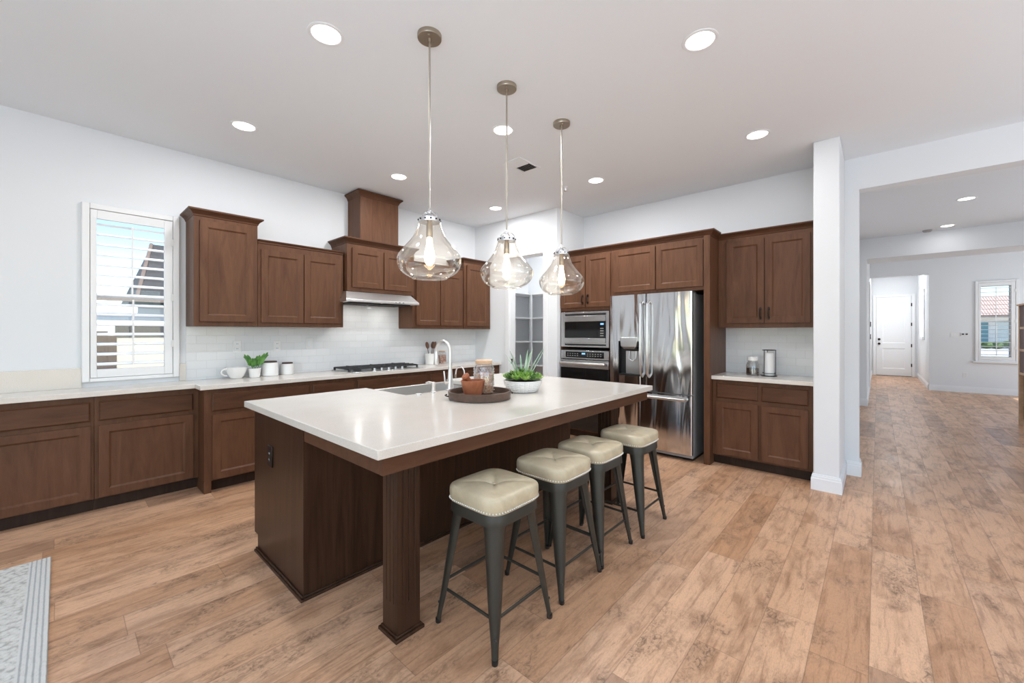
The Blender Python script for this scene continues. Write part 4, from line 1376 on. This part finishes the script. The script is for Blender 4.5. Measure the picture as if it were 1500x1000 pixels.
# ------------------------------------------------------------------ bar stools
def make_stool():
    t = thing('bar_stool', '', 'stool', (0, 0, 0), 0, 'stools along the seating side of the island')
    H = 0.168

    def rr(th, half, p=5.0):
        c, s = math.cos(th), math.sin(th)
        return half / ((abs(c) ** p + abs(s) ** p) ** (1 / p))
    n = 64
    mb = MB()
    rings = []
    for z, f in ((0.578, 0.985), (0.584, 1.0), (0.612, 1.015), (0.634, 1.01), (0.643, 0.995), (0.6475, 0.97)):
        rings.append([(rr(2 * PI * j / n, H) * f * math.cos(2 * PI * j / n), rr(2 * PI * j / n, H) * f * math.sin(2 * PI * j / n), z) for j in range(n)])
    for f in (0.93, 0.85, 0.72, 0.58, 0.44, 0.32, 0.22, 0.14, 0.08, 0.03):
        ring = []
        for j in range(n):
            th = 2 * PI * j / n
            r = rr(th, H) * 0.965 * f / 0.965
            z = 0.6485 + 0.012 * (1 - f ** 2.2) ** 0.9
            z -= 0.024 * math.exp(-(r / 0.030) ** 2)
            dd = min(abs((th - q + PI) % (2 * PI) - PI) for q in (PI / 4, 3 * PI / 4, 5 * PI / 4, 7 * PI / 4)) * r
            z -= 0.009 * math.exp(-(dd / 0.009) ** 2) * (1 - f) ** 0.4
            ring.append((r * math.cos(th), r * math.sin(th), z))
        rings.append(ring)
    mb.loft(rings)
    seat = mb.obj('seat', 'leather', t, angle=60)
    MB().sphere((0, 0, 0.642), 0.010, 10, 6, 0.5).obj('button', 'leather', seat)
    st = MB()
    m = 92
    for j in range(m):
        th = 2 * PI * j / m
        r = rr(th, H) * 1.006
        st.sphere((r * math.cos(th), r * math.sin(th), 0.588), 0.0046, 6, 4)
    st.obj('nailhead_trim', 'stud', seat)
    # metal seat pan
    pan = MB()
    rg = []
    for z, f in ((0.528, 1.0), (0.572, 0.985), (0.5765, 0.97)):
        rg.append([(rr(2 * PI * j / n, H * 0.985) * f * math.cos(2 * PI * j / n), rr(2 * PI * j / n, H * 0.985) * f * math.sin(2 * PI * j / n), z) for j in range(n)])
    rg.append([(p[0] * 0.975, p[1] * 0.975, 0.570) for p in rg[0]])
    rg.append([(p[0] * 0.975, p[1] * 0.975, 0.528) for p in rg[0]])
    rings2 = [rg[4], rg[0], rg[1], rg[2]]
    pan.loft(rings2, False, True)
    pan.obj('seat_pan', 'gunmetal', t, angle=50)
    for sx in (-1, 1):
        for sy in (-1, 1):
            o = Vector((sx, sy, 0)).normalized()
            tg = Vector((-o.y, o.x, 0))
            rings = []
            for z, w, dp in ((0.565, 0.128, 0.050), (0.52, 0.100, 0.044), (0.47, 0.088, 0.040), (0.35, 0.075, 0.036), (0.22, 0.060, 0.030), (0.13, 0.046, 0.026), (0.06, 0.033, 0.021), (0.012, 0.028, 0.019)):
                u = 1 - z / 0.565
                off = 0.186 + (0.274 - 0.186) * (u ** 1.05)
                c = o * (off - dp)
                ring = []
                for k in range(9):
                    a = -PI / 2 + PI * k / 8
                    ring.append(c + tg * (w / 2 * math.sin(a)) + o * (dp * math.cos(a)) + Vector((0, 0, z)))
                for k in range(8, -1, -1):
                    a = -PI / 2 + PI * k / 8
                    ring.append(c + tg * ((w / 2 - 0.004) * math.sin(a)) + o * ((dp - 0.004) * math.cos(a) - 0.0015) + Vector((0, 0, z)))
                rings.append(ring)
            lg = MB().loft(rings).obj('leg', 'gunmetal', t, angle=50)
            f = o * 0.262
            MB().lathe([(0.012, 0), (0.0135, 0.003), (0.0135, 0.020)], (f.x, f.y, 0), 14).obj('foot_cap', 'black', lg)
            rv = o * 0.2672
            MB().sphere((rv.x * 0.9655, rv.y * 0.9655, 0.095), 0.006, 8, 5).obj('rivet', 'gunmetal', lg)

    def at(sx, sy, z, inset=0.018):
        u = 1 - z / 0.565
        off = 0.186 + (0.274 - 0.186) * (u ** 1.05) - inset
        q = off / math.sqrt(2)
        return (sx * q, sy * q, z)
    for a, b, z in (((-1, -1), (1, -1), 0.158), ((-1, -1), (-1, 1), 0.158), ((1, 1), (1, -1), 0.200), ((1, 1), (-1, 1), 0.200)):
        MB().tube([at(*a, z), at(*b, z)], 0.0075, 8, flat=0.8).obj('stretcher', 'gunmetal', t)
    MB().tube([at(-1, -1, 0.50), at(1, 1, 0.50)], 0.0045, 6).tube([at(-1, 1, 0.49), at(1, -1, 0.49)], 0.0045, 6).obj('cross_brace', 'gunmetal', t)
    return t


stool = make_stool()
labels = ['cream leather bar stool nearest the camera, beside the front island leg',
          'second cream leather bar stool from the camera, behind the nearest stool',
          'third cream leather bar stool from the camera, second from the fridge',
          'cream leather bar stool farthest from the camera, closest to the fridge']
for i, (x, y) in enumerate(((1.372, 1.345), (1.862, 1.358), (2.268, 1.365), (2.756, 1.336))):
    s = stool if i == 0 else copy_tree(stool)
    s.location = (x, y, 0)
    s['label'] = labels[i]


# ------------------------------------------------------------------ pendants
def make_pendant():
    """origin at the ceiling"""
    t = thing('pendant_light', '', 'pendant light', (0, 0, 0), 0, 'glass pendants over the island')
    cn = MB().lathe([(0.064, -0.024), (0.066, -0.020), (0.066, 0.0)], n=32).obj('canopy', 'nickel', t)
    sc = MB()
    for a in (0.8, 0.8 + PI):
        sc.sphere((0.04 * math.cos(a), 0.04 * math.sin(a), -0.025), 0.006, 8, 5)
    sc.lathe([(0.011, -0.045), (0.013, -0.024)], n=12)
    sc.obj('screws', 'nickel', cn)
    z = lambda h: h - 3.0
    MB().tube([(0, 0, -0.02), (0, 0, z(2.02))], 0.0055, 10).obj('rod', 'rod', t)
    cap = MB().lathe([(0.060, z(1.962)), (0.060, z(1.984)), (0.052, z(1.988)), (0.0, z(1.990))], n=32, cap0=True).obj('cap', 'chrome', t)
    h = MB()
    for j in range(12):
        a = 2 * PI * j / 12
        h.sphere((0.060 * math.cos(a), 0.060 * math.sin(a), z(1.974)), 0.0055, 8, 5)
    h.obj('cap_holes', 'iron', cap)
    y = MB()
    for a in (0.3, 0.3 + PI / 2):
        pts = [(0.056 * math.cos(u) * math.cos(a), 0.056 * math.cos(u) * math.sin(a), z(1.986) + 0.036 * math.sin(u)) for u in [PI * i / 14 for i in range(15)]]
        y.tube(pts, 0.0035, 8)
    y.lathe([(0.010, z(2.012)), (0.010, z(2.034)), (0.006, z(2.04))], n=12)
    y.obj('yoke', 'chrome', cap)
    prof = [(0.092, 1.655), (0.100, 1.657), (0.125, 1.669), (0.147, 1.684), (0.164, 1.706), (0.175, 1.735), (0.1765, 1.758), (0.170, 1.780), (0.152, 1.805), (0.128, 1.832), (0.106, 1.857), (0.088, 1.882), (0.076, 1.908), (0.066, 1.935), (0.059, 1.962)]
    MB().lathe([(r, z(h)) for r, h in prof], n=56, cap0=False, cap1=False).obj('shade', 'shade', t, angle=80)
    MB().lathe([(0.090, z(1.652)), (0.096, z(1.652)), (0.096, z(1.658)), (0.090, z(1.658)), (0.090, z(1.652))], n=56, cap0=False, cap1=False).obj('shade_rim', 'shade', t)
    MB().lathe([(0.016, z(1.880)), (0.018, z(1.885)), (0.018, z(1.945)), (0.012, z(1.962))], n=16).obj('socket', 'nickel', t)
    MB().lathe([(0.001, z(1.722)), (0.014, z(1.727)), (0.025, z(1.745)), (0.029, z(1.772)), (0.025, z(1.805)), (0.017, z(1.84)), (0.012, z(1.88))], n=20).obj('bulb', 'bulb', t)
    return t


pend = make_pendant()
labels = ['largest-looking glass pendant, nearest the camera, left of the other two', 'middle clear glass pendant of the three above the island',
          'glass pendant farthest from the camera, nearest the oven']
for i, x in enumerate((1.370, 2.000, 2.635)):
    p = pend if i == 0 else copy_tree(pend)
    p.location = (x, 1.845, CZ)
    p['label'] = labels[i]
    lamp('pendant_glow', 'POINT', (x, 1.845, 1.775), (0, 0, 0), 1.6, (1.0, 0.78, 0.5), shadow_soft_size=0.03)


# ------------------------------------------------------------------ recessed lights
def make_can():
    t = thing('recessed_light', '', 'ceiling light', (0, 0, 0), 0, 'recessed ceiling lights')
    MB().lathe([(0.094, 0.0), (0.094, -0.003), (0.086, -0.006), (0.076, -0.004), (0.074, 0.0)], n=36, cap0=False, cap1=False).obj('trim_ring', 'trim', t)
    MB().lathe([(0.075, -0.001), (0.060, -0.003), (0.0, -0.0035)], n=32, cap0=False).obj('lens', 'lens', t)
    return t


can = make_can()
cans = [(0.985, 2.265, CZ, 'recessed ceiling light largest at upper left, beside the nearest pendant stem'),
        (2.415, 0.745, CZ, 'recessed ceiling light largest at upper right, over the stools side floor'),
        (0.985, 3.76, CZ, 'recessed ceiling light near the shuttered window side, left of the tall cabinet'),
        (2.415, 2.268, CZ, 'recessed ceiling light just behind the middle pendant stem'),
        (3.885, 0.745, CZ, 'recessed ceiling light in front of the white column'),
        (2.400, 3.765, CZ, 'recessed ceiling light in front of the chimney cover'),
        (3.885, 2.270, CZ, 'recessed ceiling light before the oven tower wall'),
        (3.870, 3.770, CZ, 'recessed ceiling light nearest the pantry doorway corner'),
        (7.78, -0.848, 3.07, 'recessed ceiling light beyond the opening, nearer of the dining pair'),
        (9.55, -0.835, 3.07, 'recessed ceiling light beyond the opening, farther of the dining pair')]
for i, (x, y, z, lab) in enumerate(cans):
    c = can if i == 0 else copy_tree(can)
    c.location = (x, y, z)
    c['label'] = lab
    lamp('can_beam', 'AREA', (x, y, z - 0.012), (0, 0, 0), CAN_POWER * {4: 0.36, 1: 0.8, 6: 2.1, 7: 1.3, 5: 1.15}.get(i, 1.0) if i < 8 else 5.0 if i == 8 else 1.5, CAN_COLOR, shape='DISK', size=0.13)
lamp('entry_fill', 'AREA', (15.6, -0.4, 3.2), (0, 0, 0), 24, (0.95, 0.97, 1.0), shape='DISK', size=0.5)  # added lamp with no known fixture, brightening the entry hall
MB().lathe([(0.25, 0), (0.25, -0.01), (0.0, -0.012)], n=24).obj('entry_fill_disc', 'lens')  # glowing disc added to go with the hall fill
o = bpy.data.objects['entry_fill_disc']
o.location = (15.6, -0.4, 3.22)
tag(o, 'added glowing disc on the entry hall ceiling by the front door', 'ceiling light')

t = thing('pantry_light', 'round ceiling light inside the pantry above the corner shelves', 'ceiling light', (5.0, 3.85, CZ))
MB().lathe([(0.12, -0.0005), (0.12, -0.02), (0.0, -0.03)], n=28).obj('diffuser', 'lens', t)
lamp('pantry_beam', 'AREA', (5.0, 3.85, CZ - 0.04), (0, 0, 0), 12, (0.97, 0.98, 1.0), shape='DISK', size=0.22)

# ceiling vent, sprinkler, detector
t = thing('ceiling_vent', 'white ceiling air vent behind the middle pendant', 'vent', (3.04, 2.60, CZ), 0)
MB().box(-0.16, 0.16, -0.105, -0.085, -0.008, 0).box(-0.16, 0.16, 0.085, 0.105, -0.008, 0).box(-0.16, -0.14, -0.085, 0.085, -0.008, 0).box(0.14, 0.16, -0.085, 0.085, -0.008, 0).obj('frame', 'trim', t, 0.002)
MB().box(-0.14, 0.14, -0.085, 0.085, -0.0015, -0.0003).obj('duct_shade', 'gap', t)  # dark sheet painted in for the shade inside the duct
for i in range(14):
    x = -0.13 + 0.02 * i
    sg = 1 if i < 7 else -1
    MB().loft([[(x - 0.008 * sg, y, -0.0017), (x - 0.0068 * sg, y, -0.0017), (x + 0.0087 * sg, y, -0.011), (x + 0.0075 * sg, y, -0.011)] for y in (-0.084, 0.084)]).obj('slat', 'trim', t)
t = thing('fire_sprinkler', 'small fire sprinkler head on the ceiling near the fridge wall', 'sprinkler', (3.83, 2.63, CZ))
MB().lathe([(0.030, 0), (0.028, -0.008), (0.012, -0.010), (0.008, -0.04)], n=16).obj('escutcheon', 'trim', t)
MB().lathe([(0.016, -0.045), (0.016, -0.042), (0.0, -0.04)], n=12).obj('deflector', 'nickel', t)
t = thing('smoke_detector', 'small round smoke detector on the dining ceiling beside the far light', 'smoke detector', (9.75, -0.62, 3.07))
MB().lathe([(0.06, 0), (0.06, -0.012), (0.045, -0.03), (0.0, -0.032)], n=20).obj('housing', 'button', t)

# ------------------------------------------------------------------ far wall fittings
t = thing('thermostat', 'white wall thermostat with dark display beside the far window', 'thermostat', (FX - 0.0005, -1.46, 1.31), FACE_B)
MB().box(-0.06, 0.06, -0.02, 0, -0.035, 0.035).obj('housing', 'white_plastic', t, 0.004)
MB().box(-0.045, -0.01, -0.0215, -0.02, -0.01, 0.02).box(0.01, 0.045, -0.0215, -0.02, -0.01, 0.02).obj('display', 'black', t)
t = thing('light_switch', 'white three-gang switch plate beside the thermostat', 'switch', (FX - 0.0005, -1.31, 1.30), FACE_B)
MB().box(-0.07, 0.07, -0.006, 0, -0.058, 0.058).obj('plate', 'white_plastic', t, 0.002)
for i in (-1, 0, 1):
    MB().box(i * 0.042 - 0.014, i * 0.042 + 0.014, -0.009, -0.006, -0.032, 0.032).obj('rocker', 'trim', t, 0.001)
outlet('white outlet low on the far wall under the thermostat', (FX - 0.0005, -1.47, 0.39), FACE_B, group=None)

# bookcase at the right edge
t = thing('bookcase', 'pale wooden bookcase with open shelves at the right edge of the photo', 'bookcase', (9.05, -1.535, 0), FACE_B)
BWD, BD = 0.95, 0.36
fr = MB()
for x in (0, BWD - 0.045):
    fr.box(x, x + 0.045, 0, 0.045, 0, 1.74).box(x, x + 0.045, BD - 0.045, BD, 0, 1.74)
fr.obj('frame', 'light_wood', t, 0.003)
MB().box(-0.015, BWD + 0.015, -0.015, BD + 0.01, 1.74, 1.765).obj('top', 'light_wood', t, 0.003)
for z in (1.40, 1.08, 0.74):
    MB().box(0.004, BWD - 0.004, 0.004, BD - 0.004, z, z + 0.035).obj('shelf', 'light_wood', t, 0.003)
MB().box(0.045, BWD - 0.045, BD - 0.012, BD - 0.002, 0.10, 1.74).obj('back_panel', mat('mauve_back', (0.16, 0.10, 0.10), 0.7), t)
M['mauve'] = mat('mauve_side', (0.17, 0.11, 0.11), 0.7)
for xa in (0.010, BWD - 0.022):
    MB().box(xa, xa + 0.012, 0.046, BD - 0.046, 0.775, 1.74).obj('side_panel', 'mauve', t)
for x0 in (0.048, 0.48):
    panel_door_mesh(0.42, 0.60, [(x0 + 0.06, x0 + 0.36, 0.17, 0.65)], 0.02, x0=x0, z0=0.12, y0=0.024).obj('door', 'light_wood', t)
MB().box(0.045, BWD - 0.045, 0.026, BD - 0.014, 0.09, 0.115).obj('bottom', 'light_wood', t)

# rug
o = MB().box(-1.9, -0.032, 1.3, 3.69, 0.0, 0.012).obj('area_rug', 'rug', bevel=0.004)
o.data.transform(Matrix.Translation((0.032, 0, 0)))
o.location = (-0.032, 0, 0)
tag(o, 'cream textured area rug with ribbed border at lower left', 'rug')

# ------------------------------------------------------------------ outside
struct(MB().box(-12, 60, 4.9, 60, -0.35, -0.15).box(17.6, 60, -40, 4.9, -0.35, -0.15).obj('ground', 'concrete'))
t = thing('neighbor_house', 'white neighbouring house with dark gable seen through the shutters', 'house', (0, 9.5, -0.15))
MB().box(-4, 1.6, 0.0, 4, 0, 1.95).obj('wall', 'white_stucco', t)
MB().loft([[(0.88, -0.25, 2.08), (6, -0.25, 2.08), (6, 4, 2.08), (0.95, 4, 2.08)], [(1.16, 0.6, 3.15), (6, 0.6, 3.15), (6, 2.2, 3.15), (1.25, 2.2, 3.15)]]).obj('roof', 'roof_dark', t)
MB().tube([(0.87, -0.27, 2.08), (1.15, 0.58, 3.15)], 0.03, 6).obj('rake_board', 'fascia', t)
MB().box(-4, 6, -0.32, -0.24, 2.02, 2.07).obj('fascia', 'fascia', t)
t = thing('garden_fence', 'brown garden fence low behind the shutters', 'fence', (0, 7.4, -0.15))
MB().box(-3.0, 0.42, 0, 0.04, 0, 1.52).obj('boards', 'fence', t)
MB().box(0.42, 0.50, -0.02, 0.06, 0, 1.46).obj('post', 'fence', t)
t = thing('garden_wall', 'pale stucco garden wall with dark coping behind the shutters', 'garden wall', (0.5, 7.4, -0.15))
MB().box(0.0, 3, 0, 0.2, 0, 1.46).obj('wall', 'stucco', t)
MB().box(0.0, 3, -0.03, 0.23, 1.46, 1.60).obj('coping', 'roof_dark', t)

t = thing('tile_roof_house', 'cream house with terracotta tile roof outside the far window', 'house', (31, -4.2, -0.15))
MB().box(0, 8, -7, 7, 0, 2.31).obj('wall', 'white_stucco', t)
MB().loft([[(-0.6, -7.6, 2.32), (8.6, -7.6, 2.32), (8.6, 7.6, 2.32), (-0.6, 7.6, 2.32)], [(3.0, -3, 3.45), (4.5, -3, 3.45), (4.5, 0.1, 3.45), (3.0, 0.1, 3.45)]]).obj('roof', 'roof_tile', t)
MB().box(-0.05, 0, 0.1, 0.75, 0.9, 2.0).obj('shutter', 'blue_shutter', t)
MB().box(-0.04, 0, -0.9, -0.15, 0.9, 2.0).obj('window', mat('house_window', (0.55, 0.62, 0.62), 0.2), t)
MB().box(-0.7, -0.55, -7.6, 7.6, 2.26, 2.36).obj('gutter', 'fascia', t)
hb = MB()
rnd = random.Random(9)
for i in range(26):
    hb.sphere((29.9 + rnd.uniform(-0.15, 0.15), -9 + i * 0.34, 0.78 + rnd.uniform(-0.06, 0.04)), 0.24, 8, 6, 0.7)
o = hb.obj('hedge', 'hedge')
o['kind'] = 'stuff'
tag(o, 'low dark green hedge in front of the tile-roofed house', 'hedge')
o = MB().box(18.2, 19.6, -12, -1.3, 0.56, 0.60).obj('lawn', 'grass')
MB().box(18.1, 31.4, -14, -1.25, -0.15, 0.56).obj('driveway', 'concrete')
struct(bpy.data.objects['driveway'])
o['kind'] = 'stuff'
tag(o, 'strip of lawn outside the far window', 'grass')
